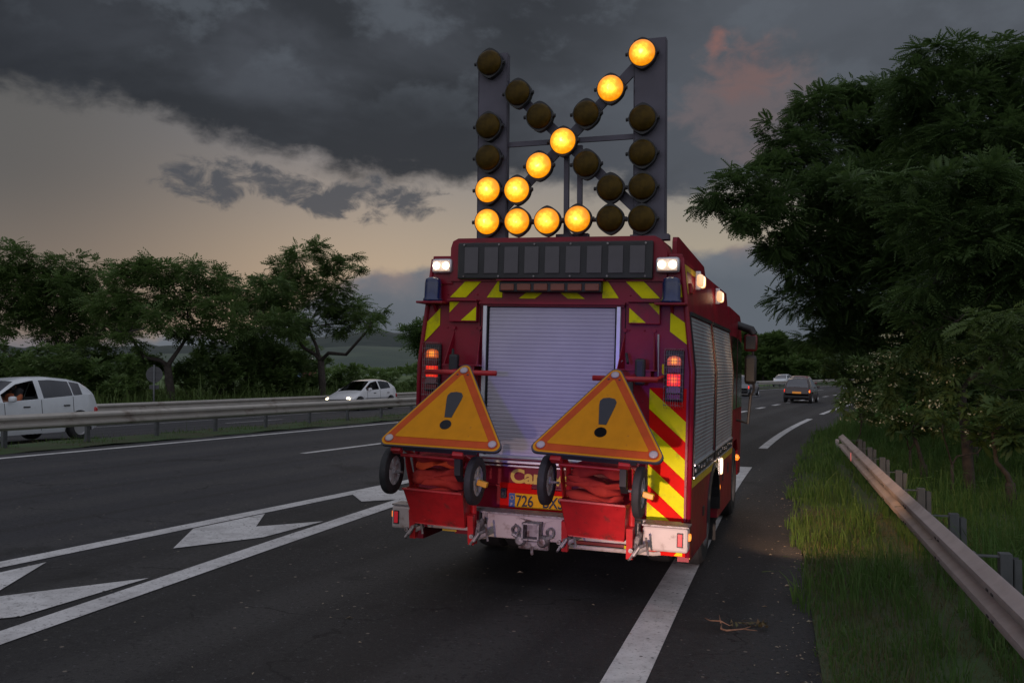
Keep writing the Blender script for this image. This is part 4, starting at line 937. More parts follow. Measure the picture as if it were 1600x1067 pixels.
    for sx in (-1, 1):
        hm = MB().lathe([(.09, 0), (.085, .03), (.05, .055), (0, .06)], 16, Matrix.Diagonal((1.35, 1, 1, 1)) @ Matrix.Rotation(R(90), 4, 'X'))
        hm.build('headlight', CAR_L if heads else LAMPG, root, True, (sx*hw*.72, .10-L/2, zf-.10))
        tm_ = CAR_T if tails == 'on' else CAR_TM if tails == 'indicator' else CAR_TD
        MB().box((0, 0, 0), (.20, .12, .20), bev=.05).build('taillight', tm_, root, True, (sx*hw*.80, L-.17-L/2, zr-.10))
    if tails == 'indicator': MB().box((0, 0, 0), (.12, .06, .10), bev=.02).build('indicator', CAR_I, root, True, (-hw*.80, L-.10-L/2, zr-.12))
    MB().box((0, L-.0-L/2, .62), (.52, .03, .12), bev=.01).build('rear_plate', plate, root)
    MB().box((0, L-.03-L/2, .36), (W*.86, .12, .16), bev=.04).build('rear_bumper', BLK, root)
    MB().box((0, .03-L/2, .38), (W*.6, .1, .14), bev=.03).build('grille', BLK, root)
    return root
def cleanup(o):
    bm = bmesh.new(); bm.from_mesh(o.data); bmesh.ops.delete(bm, geom=[v for v in bm.verts if not v.link_faces], context='VERTS')
    bmesh.ops.remove_doubles(bm, verts=bm.verts, dist=.0005); bm.to_mesh(o.data); bm.free()
CRIM = mat('alloy_rim', (.45, .45, .46), .35, metal=.6)
WP = carpaint('white_paint', (.60, .63, .66)); WP2 = carpaint('pearl_white_paint', (.72, .72, .74)); GP = carpaint('dark_grey_paint', (.045, .022, .022)); SP = carpaint('silver_paint', (.20, .21, .23)); RP = carpaint('dark_red_paint', (.20, .03, .03))
TOPH = [(0, .50), (.04, .66), (.35, .84), (1.0, .97), (1.35, 1.17), (1.72, 1.38), (2.1, 1.455), (2.6, 1.47), (3.15, 1.42), (3.5, 1.34), (3.62, 1.26), (3.80, 1.03), (3.93, .80), (3.97, .55), (4.0, .42)]
BELT = [(0, .48), (1.0, .90), (2.2, .955), (3.4, 1.02), (4, 1.05)]
def put_car(o, X, Y, head, dz=0): # head: direction the nose points (angle from +Y, clockwise)
    o.location = (X, Y, gz(X, Y)+dz); roll = math.atan((gz(X+.5, Y)-gz(X-.5, Y)))
    M = Matrix.Rotation(-roll, 3, 'Y') @ Matrix.Rotation(math.pi-head, 3, 'Z'); o.rotation_euler = M.to_euler()
def slope(Y): return math.atan((Mf(Y+1)-Mf(Y-1))/2)
carA = make_car('white five-door hatchback with an open driver window at the left edge', WP, TOPH, BELT, 4.0, 1.70, .2, (.78, 3.30), (1.0, 1.72), [(1.28, 2.17), (2.31, 3.12), (3.15, 3.42)], (3.50, 3.80), openwin=(1, 1.5), plate=PLT1)
TOP3 = [(0, .48), (.05, .64), (.40, .80), (.95, .94), (1.35, 1.15), (1.75, 1.37), (2.1, 1.43), (2.6, 1.44), (3.1, 1.38), (3.35, 1.26), (3.6, 1.02), (3.75, .86), (3.82, .6), (3.84, .42)]
carB = make_car('white three-door car with its headlights on, behind the median guardrail', WP2, TOP3, BELT, 3.84, 1.66, .2, (.75, 3.15), (.95, 1.75), [(1.25, 2.22), (2.32, 3.15)], (3.12, 3.6), heads=True, openwin=(1, 1.5), plate=PLT1)
TOPC = [(0, .50), (.04, .66), (.40, .86), (1.0, 1.0), (1.4, 1.2), (1.75, 1.42), (2.1, 1.49), (2.8, 1.50), (3.3, 1.47), (3.62, 1.42), (3.80, 1.06), (3.90, .92), (3.96, .60), (3.98, .42)]
carC = make_car('dark grey hatchback seen from behind with an amber plate, nearest car in the right lane', GP, TOPC, BELT, 3.98, 1.70, .2, (.78, 3.28), (1.0, 1.75), [(1.3, 2.1), (2.2, 3.3)], (3.62, 3.88), tails='indicator')
carD = make_car('silver car just past the truck mirror, seen from behind', SP, TOPH, BELT, 4.0, 1.72, .2, (.78, 3.28), (1.0, 1.72), [(1.3, 2.1), (2.2, 3.2)], (3.50, 3.90), tails='on')
carE = make_car('dark red car mostly hidden ahead of the dark grey hatchback', RP, TOPC, BELT, 3.98, 1.72, .2, (.78, 3.28), (1.0, 1.72), [(1.3, 2.1), (2.2, 3.2)], (3.62, 3.88), tails='on')
carF = make_car('far white car rounding the bend on the opposite carriageway', WP, TOPH, BELT, 4.0, 1.72, .2, (.78, 3.28), (1.0, 1.72), [(1.3, 2.1), (2.2, 3.2)], (3.50, 3.90))
put_car(carA, -16.55, 17.75, math.pi+slope(20), .0); put_car(carB, *at(567, 46), math.pi+slope(42)+.10)
put_car(carC, 1.80, 62.5, slope(62)); put_car(carD, *at(1161, 70), slope(68)); put_car(carE, 2.3, 78, slope(78)); put_car(carF, *at(1223, 118), math.pi+slope(118))

# ------------------------------------------------------------------ separate pieces become parts of their own
def split_loose(o):
    me = o.data; n_ = len(me.vertices); par = list(range(n_))
    def find(i):
        while par[i] != i: par[i] = par[par[i]]; i = par[i]
        return i
    for e in me.edges: par[find(e.vertices[0])] = find(e.vertices[1])
    comp = {}
    for p in me.polygons: comp.setdefault(find(p.vertices[0]), []).append(p)
    if len(comp) < 2: return
    for k_, ps in enumerate(comp.values()):
        idx = sorted({v for p in ps for v in p.vertices}); mp = {v: i for i, v in enumerate(idx)}
        m2 = bpy.data.meshes.new(o.name.split('.')[0]); m2.from_pydata([me.vertices[v].co[:] for v in idx], [], [[mp[v] for v in p.vertices] for p in ps])
        for mm in me.materials: m2.materials.append(mm)
        m2.polygons.foreach_set('use_smooth', [p.use_smooth for p in ps]); m2.update()
        c_ = bpy.data.objects.new(o.name.split('.')[0], m2); COL.objects.link(c_); c_.parent = o.parent; c_.location = o.location; c_.rotation_euler = o.rotation_euler
        for ky in o.keys(): c_[ky] = o[ky]
        if k_ == 0:
            for ch in list(o.children): ch.parent = c_
    bpy.data.objects.remove(o)
SPLIT = {'lime_stripe', 'corner_trim', 'shutter_rail', 'rest_bar', 'mud_flap', 'side_sill', 'sill_catch', 'cab_window', 'wheel_arch', 'step_box', 'bolt', 'bolt_slot', 'door_handle', 'stiffener', 'shutter_sill', 'guide_rod', 'side_stripe', 'bumper_step', 'eyes', 'side_shutter_frame'}
for o_ in [o for o in bpy.data.objects if o.type == 'MESH' and o.name.split('.')[0] in SPLIT]: split_loose(o_)

# ------------------------------------------------------------------ people (drivers)
SKIN = mat('skin', (.30, .14, .085), .6, var=.1); HAIR = mat('dark_hair', (.02, .014, .010), .7, bump=.3); SHO = mat('orange_shirt', (.42, .12, .05), .85, var=.1); SHG = mat('grey_shirt', (.12, .12, .13), .85)
def driver(label, shirt):
    root = bpy.data.objects.new('person', bpy.data.meshes.new('person')); COL.objects.link(root)
    # seated figure facing -y; origin at the seat
    J = {'pel': (0, 0, .08), 'wai': (0, .03, .26), 'che': (0, .07, .44), 'nk': (0, .06, .60), 'hd0': (0, .045, .66), 'hd1': (0, .03, .74), 'hd2': (0, .035, .83), 'shl': (-.18, .06, .53), 'ell': (-.24, -.12, .34), 'wrl': (-.15, -.36, .42), 'hal': (-.14, -.42, .45), 'shr': (.18, .06, .53), 'elr': (.24, -.12, .34), 'wrr': (.15, -.36, .42), 'har': (.14, -.42, .45),
         'hpl': (-.10, -.02, .08), 'knl': (-.13, -.44, .16), 'anl': (-.12, -.62, -.20), 'tol': (-.12, -.76, -.24), 'hpr': (.10, -.02, .08), 'knr': (.13, -.44, .16), 'anr': (.12, -.62, -.20), 'tor': (.12, -.76, -.24)}
    Rr = dict(pel=.14, wai=.12, che=.15, nk=.055, hd0=.07, hd1=.088, hd2=.075, shl=.07, ell=.045, wrl=.03, hal=.035, shr=.07, elr=.045, wrr=.03, har=.035, hpl=.09, knl=.065, anl=.045, tol=.035, hpr=.09, knr=.065, anr=.045, tor=.035)
    E_ = [('pel', 'wai'), ('wai', 'che'), ('che', 'nk'), ('nk', 'hd0'), ('hd0', 'hd1'), ('hd1', 'hd2'), ('che', 'shl'), ('shl', 'ell'), ('ell', 'wrl'), ('wrl', 'hal'), ('che', 'shr'), ('shr', 'elr'), ('elr', 'wrr'), ('wrr', 'har'), ('pel', 'hpl'), ('hpl', 'knl'), ('knl', 'anl'), ('anl', 'tol'), ('pel', 'hpr'), ('hpr', 'knr'), ('knr', 'anr'), ('anr', 'tor')]
    ks = list(J); V = [J[k] for k in ks]; Ed = [(ks.index(a), ks.index(b_)) for a, b_ in E_]; base = len(V)
    rad = [Rr[k] for k in ks]
    for sx, ha in ((-1, 'hal'), (1, 'har')):   # five fingers curling round the wheel
        hx, hy, hz = J[ha]
        for f in range(4):
            a = len(V); V += [(hx+sx*(-.02+.013*f), hy-.04, hz+.035), (hx+sx*(-.02+.013*f), hy-.06, hz+.015-.004*abs(f-1.3))]; rad += [.009, .008]; Ed += [(ks.index(ha), a), (a, a+1)]
        a = len(V); V += [(hx-sx*.04, hy-.01, hz+.02)]; rad += [.010]; Ed += [(ks.index(ha), a)]
    # nose and chin on the head
    h1 = ks.index('hd1'); V += [(0, -.068, .735), (0, -.045, .665)]; rad += [.014, .03]; Ed += [(h1, len(V)-2), (ks.index('hd0'), len(V)-1)]
    me = root.data; me.from_pydata(V, Ed, []); me.materials.append(SKIN)
    sk = root.modifiers.new('skin', 'SKIN')
    for i, v_ in enumerate(me.skin_vertices[0].data): v_.radius = (rad[i]*1.05, rad[i]); v_.use_root = (i == 0)
    root.modifiers.new('sub', 'SUBSURF').levels = 2; root.modifiers['sub'].render_levels = 2
    hair = MB().lathe([(.097, -.02), (.10, .02), (.085, .07), (.05, .10), (0, .11)], 16).build('hair', HAIR, root, True, (0, .055, .775))
    b = MB(); b.lathe([(.165, .06), (.155, .2), (.165, .36), (.185, .47), (.15, .56), (.075, .595)], 20, Matrix.Translation((0, .045, 0)) @ Matrix.Diagonal((1.1, .85, 1, 1)))
    for sx in (-1, 1): b.tube([(sx*.16, .06, .54), (sx*.20, .03, .47), (sx*.235, -.06, .38)], [.085, .078, .065], 10)
    b.build('shirt', shirt, root, True); b = MB()
    b.lathe([(.012, -.004), (.012, .004)], 8, Matrix.Translation((-.034, -.052, .752)) @ Matrix.Rotation(R(90), 4, 'X')).lathe([(.012, -.004), (.012, .004)], 8, Matrix.Translation((.034, -.052, .752)) @ Matrix.Rotation(R(90), 4, 'X')).build('eyes', BLK, root)
    tag(root, label, 'person'); return root
def seat_in(o, car, doorx=1.1, L=4.0, side=1, dz=.40):
    o.location = car.location; o.rotation_euler = car.rotation_euler
    bpy.context.view_layer.update(); M = car.matrix_world @ Matrix.Translation((side*.36, doorx+.72-L/2, dz)); o.location = M.to_translation()
bpy.context.view_layer.update()
p1 = driver('person in an orange shirt driving the white five-door hatchback at the left edge', SHO); seat_in(p1, carA, 1.12, 4., 1, .53)
p2 = driver('person in a grey shirt driving the white three-door car with headlights on', SHG); seat_in(p2, carB, 1.0, 3.84, 1, .47)

# ------------------------------------------------------------------ foliage
def leafmat(name, c1, c2, c3=None, rough=.55):
    m_ = bpy.data.materials.new(name); m_.use_nodes = True; q = NT(m_.node_tree); q.n.clear()
    b = q.node('ShaderNodeBsdfPrincipled'); tr_ = q.node('ShaderNodeBsdfTranslucent'); mx = q.node('ShaderNodeMixShader'); o = q.node('ShaderNodeOutputMaterial')
    cc = q.node('ShaderNodeTexCoord').outputs['Object']
    c_ = q.mix(q.sm(q.noise(cc, .55, 4), .35, .65), (*c1, 1), (*c2, 1))
    c_ = q.mix(q.sm(q.noise(cc, 5, 3), .5, .7, 0, .8), c_, (*(c3 or c2), 1))
    q.put(b.inputs['Base Color'], c_); b.inputs['Roughness'].default_value = rough; b.inputs['Specular IOR Level'].default_value = .3; q.put(tr_.inputs[0], c_)
    mx.inputs[0].default_value = .38; q.l.new(b.outputs[0], mx.inputs[1]); q.l.new(tr_.outputs[0], mx.inputs[2]); q.l.new(mx.outputs[0], o.inputs[0]); return m_
LF = leafmat('leaf_dark_green', (.060, .104, .032), (.086, .145, .042), (.12, .19, .05))
LF2 = leafmat('leaf_mid_green', (.080, .135, .038), (.115, .185, .05), (.16, .22, .07))
LFN = leafmat('leaf_fresh_green', (.085, .135, .036), (.12, .18, .05), (.16, .21, .06))
LFB = leafmat('leaf_bush', (.085, .14, .040), (.12, .19, .055), (.17, .22, .08))
GRS = leafmat('grass_blade', (.060, .128, .026), (.088, .168, .036), (.13, .17, .055), .7)
GRD = leafmat('grass_dry', (.12, .11, .05), (.16, .14, .08), (.10, .10, .04), .8)
FLW = mat('pale_flower', (.55, .52, .33), .8, var=.15)
BARK = mat('bark', (.050, .040, .034), .9, var=.3, vscale=8, bump=.8, bscale=22)
def frame_from(d, up):
    # d, up: (n,3) -> orthonormal x(side), y(along d), z
    d = d/np.linalg.norm(d, axis=1, keepdims=True); x = np.cross(d, up); x /= np.linalg.norm(x, axis=1, keepdims=True)+1e-9; z = np.cross(x, d); return x, d, z
def unit_frond(pairs=7, wd=.30, lw=.06, droop=.25):
    # feather leaf of length 1 along y; leaflets as slim quads
    V = []; Fc = []
    for i in range(pairs):
        s_ = (i+.6)/pairs; y = s_; z = -droop*s_*s_; l_ = wd*math.sin(math.pi*(.15+.8*s_))
        for sx in (-1, 1):
            b0 = len(V); dy = .10; V += [(0, y-lw/2, z), (sx*l_*.55, y+dy*.5-lw*.6, z-.02), (sx*l_, y+dy, z-.07), (sx*l_*.5, y+dy*.5+lw*.6, z)]
            Fc.append((b0, b0+1, b0+2, b0+3))
    return np.array(V), np.array(Fc)
def unit_leaf(n_=5, lw=.20, seed=0):
    rn = np.random.default_rng(seed); V = []; Fc = []
    for i in range(n_):
        a = rn.uniform(-1.3, 1.3); e = rn.uniform(-.5, .6); l_ = rn.uniform(.6, 1.); d = np.array([math.sin(a)*math.cos(e), math.cos(a)*math.cos(e), math.sin(e)]); s_ = np.cross(d, [0, 0, 1.]); s_ /= np.linalg.norm(s_); b0 = len(V)
        V += [tuple(d*0), tuple(d*l_*.5+s_*lw*.5), tuple(d*l_-np.array([0, 0, .08])), tuple(d*l_*.5-s_*lw*.5)]; Fc.append((b0, b0+1, b0+2, b0+3))
    return np.array(V), np.array(Fc)
def scatter(unit, P, D, S, up=None):
    uV, uF = unit; n_ = len(P); U = np.tile([0, 0, 1.], (n_, 1)) if up is None else up
    U = U+rng.normal(0, .35, (n_, 3)); x, y, z = frame_from(D, U)
    V = P[:, None, :]+S[:, None, None]*(uV[None, :, 0:1]*x[:, None, :]+uV[None, :, 1:2]*y[:, None, :]+uV[None, :, 2:3]*z[:, None, :])
    Fc = uF[None]+(np.arange(n_)*len(uV))[:, None, None]; return V.reshape(-1, 3), Fc.reshape(-1, 4)
def blob_points(blobs, dens, flat=.6, shell=.45, clump=.0):
    P = []; D = []
    for (c_, r_) in blobs:
        c_ = np.array(c_); r_ = np.array(r_ if hasattr(r_, '__len__') else (r_, r_, r_*flat)); n_ = max(4, int(dens*(r_[0]*r_[1]*r_[2])**(2/3.)*4))
        nc = max(3, int(n_/26))              # twigs inside the blob, leaves radiate from twig ends
        v = rng.normal(size=(nc, 3)); v /= np.linalg.norm(v, axis=1, keepdims=True); rad = rng.uniform(shell, 1.05, (nc, 1))
        tw = v*rad; k = rng.integers(0, nc, n_); off = rng.normal(0, .17, (n_, 3)); p = (tw[k]+off)*r_; 
        d = tw[k]*.8+off*3.2+rng.normal(0, .35, (n_, 3)); d[:, 2] = d[:, 2]*.5-.10; P.append(c_+p); D.append(d)
    return np.vstack(P), np.vstack(D)
def tree(label, base, blobs, size, dens, m_, unit, group=None, trunk_r=.18, lean=(0, 0), name='tree', bark=BARK, fork=.35, limbs=None, extra=None, fill=.7):
    base = np.array(base, float); root = empty(name, tuple(base)); tag(root, label, 'shrub' if name == 'shrub' else 'tree', group)
    rel = [(np.array(c_)-base, r_) for c_, r_ in blobs]
    P, D = blob_points(rel, dens); S = size*rng.uniform(.7, 1.25, len(P)); V, Fc = scatter(unit, P, D, S)
    if fill is not None:
        P2, D2 = blob_points([(c_, (np.array(r_) if hasattr(r_, '__len__') else r_)) for c_, r_ in rel], dens*fill, shell=.15); V2, F2 = scatter(LFU, P2, D2, size*.55*rng.uniform(.5, 1.3, len(P2))); Fc = np.vstack([Fc, F2+len(V)]); V = np.vstack([V, V2])
    o = npmesh('crown', V, Fc, m_, root)
    if extra is not None: extra(root, rel)
    b = MB(); hz = np.mean([c_[2] for c_, _ in rel]); fk = np.array([lean[0], lean[1], max(.4, hz*fork)])
    pts = [(-.02, 0, -.3), (0, 0, 0), tuple(fk*.5+np.array([.05, .03, 0])*trunk_r*4), tuple(fk)]
    b.tube(pts, [trunk_r*1.5, trunk_r*1.15, trunk_r*.95, trunk_r*.85], 10)
    nodes = [(fk, trunk_r*.85, 0)]
    order = sorted(range(len(rel)), key=lambda i: np.linalg.norm(rel[i][0]-fk))
    for i in order:
        c_, r_ = rel[i]; bi_ = min(range(len(nodes)), key=lambda j: np.linalg.norm(nodes[j][0]-c_)+.25*np.linalg.norm(nodes[j][0]-fk)+(0 if nodes[j][0][2] < c_[2]+.3 else 1.2))
        p0, r0, dp = nodes[bi_]; ln = np.linalg.norm(c_-p0); rr_ = min(r0*.72, trunk_r*.55)
        mid = p0+(c_-p0)*.5+rng.normal(0, .10, 3)*ln*.5-np.array([0, 0, .06*ln]); q1 = p0+(c_-p0)*.2+rng.normal(0, .05, 3)*ln*.4
        e_ = c_; b.tube([tuple(p0), tuple(q1), tuple(mid), tuple(e_)], [rr_, rr_*.9, rr_*.75, rr_*.55], 7, False); nodes.append((c_, rr_*.62, dp+1))
        rad = r_ if not hasattr(r_, '__len__') else r_[0]
        for k in range(4):
            v = rng.normal(size=3); v[2] = abs(v[2])*.5-.1; v /= np.linalg.norm(v); b.tube([tuple(c_-(c_-mid)*rng.uniform(0, .4)), tuple(c_+v*rad*.35+rng.normal(0, .04, 3)), tuple(c_+v*rad*.72)], [rr_*.30, rr_*.2, rr_*.07], 5, False)
    b.build('trunk', bark, root, True)
    return root
FR = unit_frond(8, .30, .10, .35); FRS = unit_frond(5, .34, .13, .25); LFU = unit_leaf(5, .22, 1); LFW = unit_leaf(6, .34, 2)
def pxblobs(lst, d0):
    # (pixel column, pixel row, radius in pixels, depth offset in metres) -> world centre and radius
    out = []
    for (u, v, r_, dd) in lst:
        d = d0+dd; out.append((atz(u, v, d), r_/F*d))
    return out
# --- big feathery trees on the right
big1 = [(1120, 308, 34, -3), (1165, 290, 45, -3), (1215, 330, 55, -3), (1170, 345, 30, -4), (1225, 268, 48, -1.5), (1262, 232, 48, -1), (1228, 205, 34, -.5), (1290, 290, 70, -2.5), (1280, 165, 42, 0), (1330, 205, 62, 0), (1325, 140, 36, .5), (1375, 150, 46, .5), (1360, 290, 80, -2), (1250, 400, 48, -2), (1290, 380, 70, -1.5), (1215, 385, 30, -2.5), (1320, 455, 75, -1), (1262, 462, 42, -1.5), (1400, 400, 90, -1.5), (1410, 225, 70, 0), (1345, 520, 62, -.5), (1290, 525, 40, -1), (1420, 505, 80, -1), (1375, 380, 80, 3), (1330, 330, 70, 3.5), (1440, 310, 80, 1)]
big2 = [(1440, 130, 60, 0), (1480, 85, 50, 0), (1500, 175, 80, 0), (1440, 200, 60, 1), (1540, 110, 62, 1), (1585, 75, 48, 0), (1600, 170, 85, 0), (1545, 230, 90, -1), (1480, 280, 80, 0), (1600, 300, 100, -1), (1660, 120, 100, 0), (1700, 260, 120, 0), (1540, 370, 100, 0), (1620, 420, 110, 0), (1470, 440, 90, 1), (1560, 500, 100, 1), (1660, 530, 110, 0), (1480, 540, 80, 1.5), (1720, 420, 120, 1)]
def gbase(u, d): X, Y = at(u, d); return (X, Y, gz(X, Y)-.02)
tree('big dark feathery tree whose long left branch reaches out over the road beyond the truck', gbase(1440, 29), pxblobs(big1, 27), .34, 190, LF, FR, 'big roadside trees on the right', .24, limbs=26)
tree('tallest dark feathery tree filling the upper right corner', gbase(1570, 24), pxblobs(big2, 23), .33, 150, LF, FR, 'big roadside trees on the right', .26, limbs=19)
near = [(1340, 300, 45, 1.5), (1400, 285, 50, .5), (1460, 300, 60, 0), (1530, 285, 55, 0), (1590, 300, 70, 0), (1430, 350, 70, .5), (1510, 370, 80, 0), (1590, 380, 90, 0), (1470, 430, 70, .5), (1560, 440, 70, 0), (1650, 330, 110, 0), (1650, 450, 110, 0)]
tree('mid green feathery tree with leaning trunk in the grass behind the right guardrail', gbase(1513, 15.6), pxblobs(near+[(1450, 520, 45, .3), (1560, 540, 55, .2), (1500, 500, 50, 0), (1410, 480, 45, .5), (1610, 560, 60, .3)], 15.0), .30, 120, LF, FR, None, .085, lean=(-.10, .1), fork=.45, limbs=12)
fresh = [(1545, 500, 42, 0), (1590, 490, 48, 0), (1520, 535, 30, .2), (1570, 550, 45, 0), (1620, 540, 60, 0), (1545, 600, 36, 0), (1600, 610, 50, 0), (1650, 620, 60, 0), (1655, 500, 60, 0)]
tree('fresh light green feathery shrub at the right edge, in front of the dark trees', gbase(1640, 9.6), pxblobs(fresh, 9.4), .20, 120, LFN, FR, None, .05, name='shrub', limbs=9)
# --- flowering shrubs below them
def flowers(n_, sz=.045):
    def f(root, rel):
        P = []
        for c_, r_ in rel:
            for k in range(n_):
                v = rng.normal(size=3); v[1] = -abs(v[1]); v[2] = v[2]*.6+.3; v /= np.linalg.norm(v); P.append(np.array(c_)+v*r_*rng.uniform(.8, 1.08))
        for k, p in enumerate(P):
            if k >= 60: break
            b = MB()
            for j in range(14):
                q_ = rng.normal(0, 1, 3)*np.array([.075, .05, .028]); n1_ = rng.normal(size=3); n1_ /= np.linalg.norm(n1_); n2_ = np.cross(n1_, [.3, .2, 1]); n2_ /= np.linalg.norm(n2_)
                b.add([q_-n1_*sz*.5, q_+n2_*sz*.4, q_+n1_*sz*.5, q_-n2_*sz*.4], [(0, 1, 2, 3)])
            o = b.build('flower_cluster', FLW, root, False, tuple(p))
    return f
LFD = unit_leaf(5, .20, 5); LFD[0][:, 2] -= .55*LFD[0][:, 1]
sh = [('leftmost flowering shrub, drooping leaves over the road edge at the end of the guardrail', 1335, 19.5, [(1330, 600, 28, 0), (1350, 570, 30, 0), (1365, 610, 34, 0), (1325, 632, 24, -.5), (1375, 640, 26, 0), (1345, 652, 24, -.3)], 4),
      ('middle flowering shrub with cream flower heads under the dark trees', 1420, 17.8, [(1395, 560, 36, 0), (1430, 540, 40, 0), (1400, 610, 40, 0), (1445, 600, 40, 0), (1425, 650, 30, 0), (1462, 560, 36, .5), (1400, 662, 26, -.3), (1452, 664, 26, -.2)], 4),
      ('right flowering shrub with the fewest flowers beside the leaning trunk', 1485, 15.4, [(1480, 560, 42, 0), (1500, 600, 42, 0), (1470, 640, 30, 0), (1530, 640, 34, 0), (1540, 560, 40, .5), (1470, 672, 26, -.3), (1545, 675, 30, 0)], 2)]
for lb_, u_, d_, bl, nf in sh: tree(lb_, gbase(u_, d_), pxblobs(bl, d_), .18, 140, LFB, LFD, 'flowering shrubs below the big trees', .028, name='shrub', extra=flowers(nf), limbs=5)
# background dark hedge right behind: individual dense shrubs
for i, (u_, v_, r_, d_, lb_) in enumerate([(1575, 655, 52, 14.2, 'low bushy shrub at the foot of the leaning trunk'), (1440, 655, 36, 17.2, 'low bushy shrub between the flowering shrubs and the grass'), (1345, 565, 58, 31, 'dark shrub filling the gap under the overhanging branch'), (1620, 600, 95, 18, 'dark shrub behind the light green one at the right edge'), (1520, 590, 85, 21, 'dark shrub behind the leaning tree trunk'), (1425, 585, 75, 25, 'dark shrub behind the middle flowering shrub')]):
    tree(lb_, gbase(u_, d_), pxblobs([(u_, v_, r_, 0), (u_-r_*.5, v_+r_*.4, r_*.7, 0), (u_+r_*.6, v_+r_*.3, r_*.7, 0)], d_), .30, 90, LF, LFU, 'dark background shrubs on the right', .08, name='shrub')

# --- row of trees beyond the opposite carriageway
left = [
 ('half-cut tree with a thin pale trunk at the left edge of the picture', 22, 620, 44, .13, (0, 0), [(-20, 420, 40), (20, 400, 34), (50, 425, 38), (10, 450, 45), (-30, 470, 50), (50, 470, 40), (90, 445, 30), (20, 500, 30), (-15, 520, 30)]),
 ('slim-trunked round tree, second from the left', 92, 612, 45, .12, (.3, 0), [(105, 420, 34), (75, 430, 30), (140, 425, 34), (100, 460, 46), (60, 480, 36), (150, 470, 40), (125, 505, 44), (85, 520, 38), (165, 510, 32)]),
 ('wide double-trunked tree behind the round road sign', 268, 618, 42, .20, (-.2, 0), [(215, 422, 34), (180, 440, 34), (250, 425, 36), (300, 420, 36), (340, 440, 30), (170, 480, 44), (230, 470, 50), (290, 470, 48), (345, 475, 34), (200, 520, 34), (300, 515, 36), (350, 445, 24), (245, 500, 34), (362, 508, 28)]),
 ('leafy tree between the double-trunked one and the tall one', 385, 612, 48, .14, (0, 0), [(395, 455, 30), (425, 440, 28), (370, 480, 34), (420, 480, 38), (400, 515, 36), (445, 505, 34), (440, 460, 26), (385, 530, 26)]),
 ('tallest tree of the row, open crown and a bough reaching right', 504, 606, 50, .20, (-.1, 0), [(493, 392, 22), (470, 405, 26), (440, 425, 26), (515, 415, 26), (545, 402, 17), (552, 420, 14), (480, 440, 36), (525, 450, 28), (445, 460, 34), (500, 475, 36), (540, 480, 32), (565, 488, 24), (590, 495, 15), (580, 510, 16), (440, 500, 30), (480, 510, 26), (530, 505, 26), (597, 488, 10), (455, 520, 22)])]
for lb_, u_, v_, d_, tr_r, ln, bl in left:
    X, Y = at(u_, d_); tree(lb_, (X, Y, .1), pxblobs([(a, b_, c_, rng.normal(0, 1.2)) for a, b_, c_ in bl], d_), .44, 92, LF2, FRS, 'trees beyond the opposite carriageway', tr_r, lean=ln, fork=.42, fill=.5)
X, Y = at(655, 75); tree('round dark tree just left of the truck, far behind', (X, Y, 0), pxblobs([(655, 530, 26, 0), (672, 515, 24, 0), (690, 535, 40, 0), (720, 540, 50, 0)], 75), .8, 70, LF, FRS, None, .2)
# bushes filling the bank below the trees
bi = [(-10, 560, 50, 40), (35, 565, 42, 41), (80, 560, 42, 38), (132, 545, 44, 42), (180, 570, 42, 38), (222, 545, 36, 44), (305, 560, 40, 40), (345, 540, 40, 44), (385, 575, 40, 41), (425, 550, 42, 45), (462, 575, 36, 43), (545, 580, 32, 52), (585, 588, 26, 55), (615, 586, 26, 60), (645, 588, 22, 62), (405, 535, 34, 50), (475, 545, 28, 58)]
ordw = ['first', 'second', 'third', 'fourth', 'fifth', 'sixth', 'seventh', 'eighth', 'ninth', 'tenth', 'eleventh', 'twelfth', 'thirteenth', 'fourteenth', 'fifteenth', 'sixteenth', 'seventeenth']
bs = sorted((u, v+(16 if 200 < u < 345 else 10 if u > 500 else 8), r*(.78 if 200 < u < 345 or u > 500 else .95), d) for u, v, r, d in bi); 
for i, (u_, v_, r_, d_) in enumerate(bs):
    d_ = max(d_, 37+(u_-150)*.0433); X, Y = at(u_, d_); tree(ordw[i]+' leafy bush from the left along the bank beyond the far guardrail', (X, Y, .05), pxblobs([(u_, v_, r_, 0), (u_-r_*.8, v_+r_*.5, r_*.7, 0), (u_+r_*.8, v_+r_*.45, r_*.75, .5), (u_+r_*.1, v_+r_*.7, r_*.7, -1)], d_), .34, 100, [LFB, LF2, LFB][i % 3], LFU, 'bushes on the bank beyond the far guardrail', .06, name='shrub')
# far trees where the road bends away
fu = [(1165, 78), (1192, 70), (1212, 74), (1235, 60), (1262, 52), (1290, 62), (1310, 70), (1335, 80), (1145, 60)]
for i, (u_, h_) in enumerate(sorted(fu)):
    d_ = 150+7*((i*37) % 5); X, Y = at(u_, d_)
    tree(ordw[i]+' of the distant trees from the left beyond the bend in the road', (X, Y, -1.2), pxblobs([(u_, 592-h_*.82, 13, 0), (u_-10, 592-h_*.55, 15, 0), (u_+10, 592-h_*.6, 14, 0), (u_, 592-h_*.3, 16, -2), (u_+3, 592-h_*.65, 14, 3)], d_), 1.5, 46, LF2, LFU, 'distant trees beyond the bend', .22)
# far wood closing the view
P = []
for k in range(2600):
    u_ = rng.uniform(1120, 1420); d_ = rng.uniform(185, 215); hh = 34+12*math.sin(u_*.05)+8*math.sin(u_*.17); v_ = 594-rng.uniform(0, 1)**.7*hh; P.append(atz(u_, v_, d_))
P = np.array(P); D = rng.normal(0, 1, P.shape); V, Fc = scatter(LFW, P, D, rng.uniform(1.8, 3.2, len(P))); o = npmesh('far_wood', V, Fc, LF2); o['kind'] = 'stuff'; o['label'] = 'dark far wood closing the view beyond the bend'
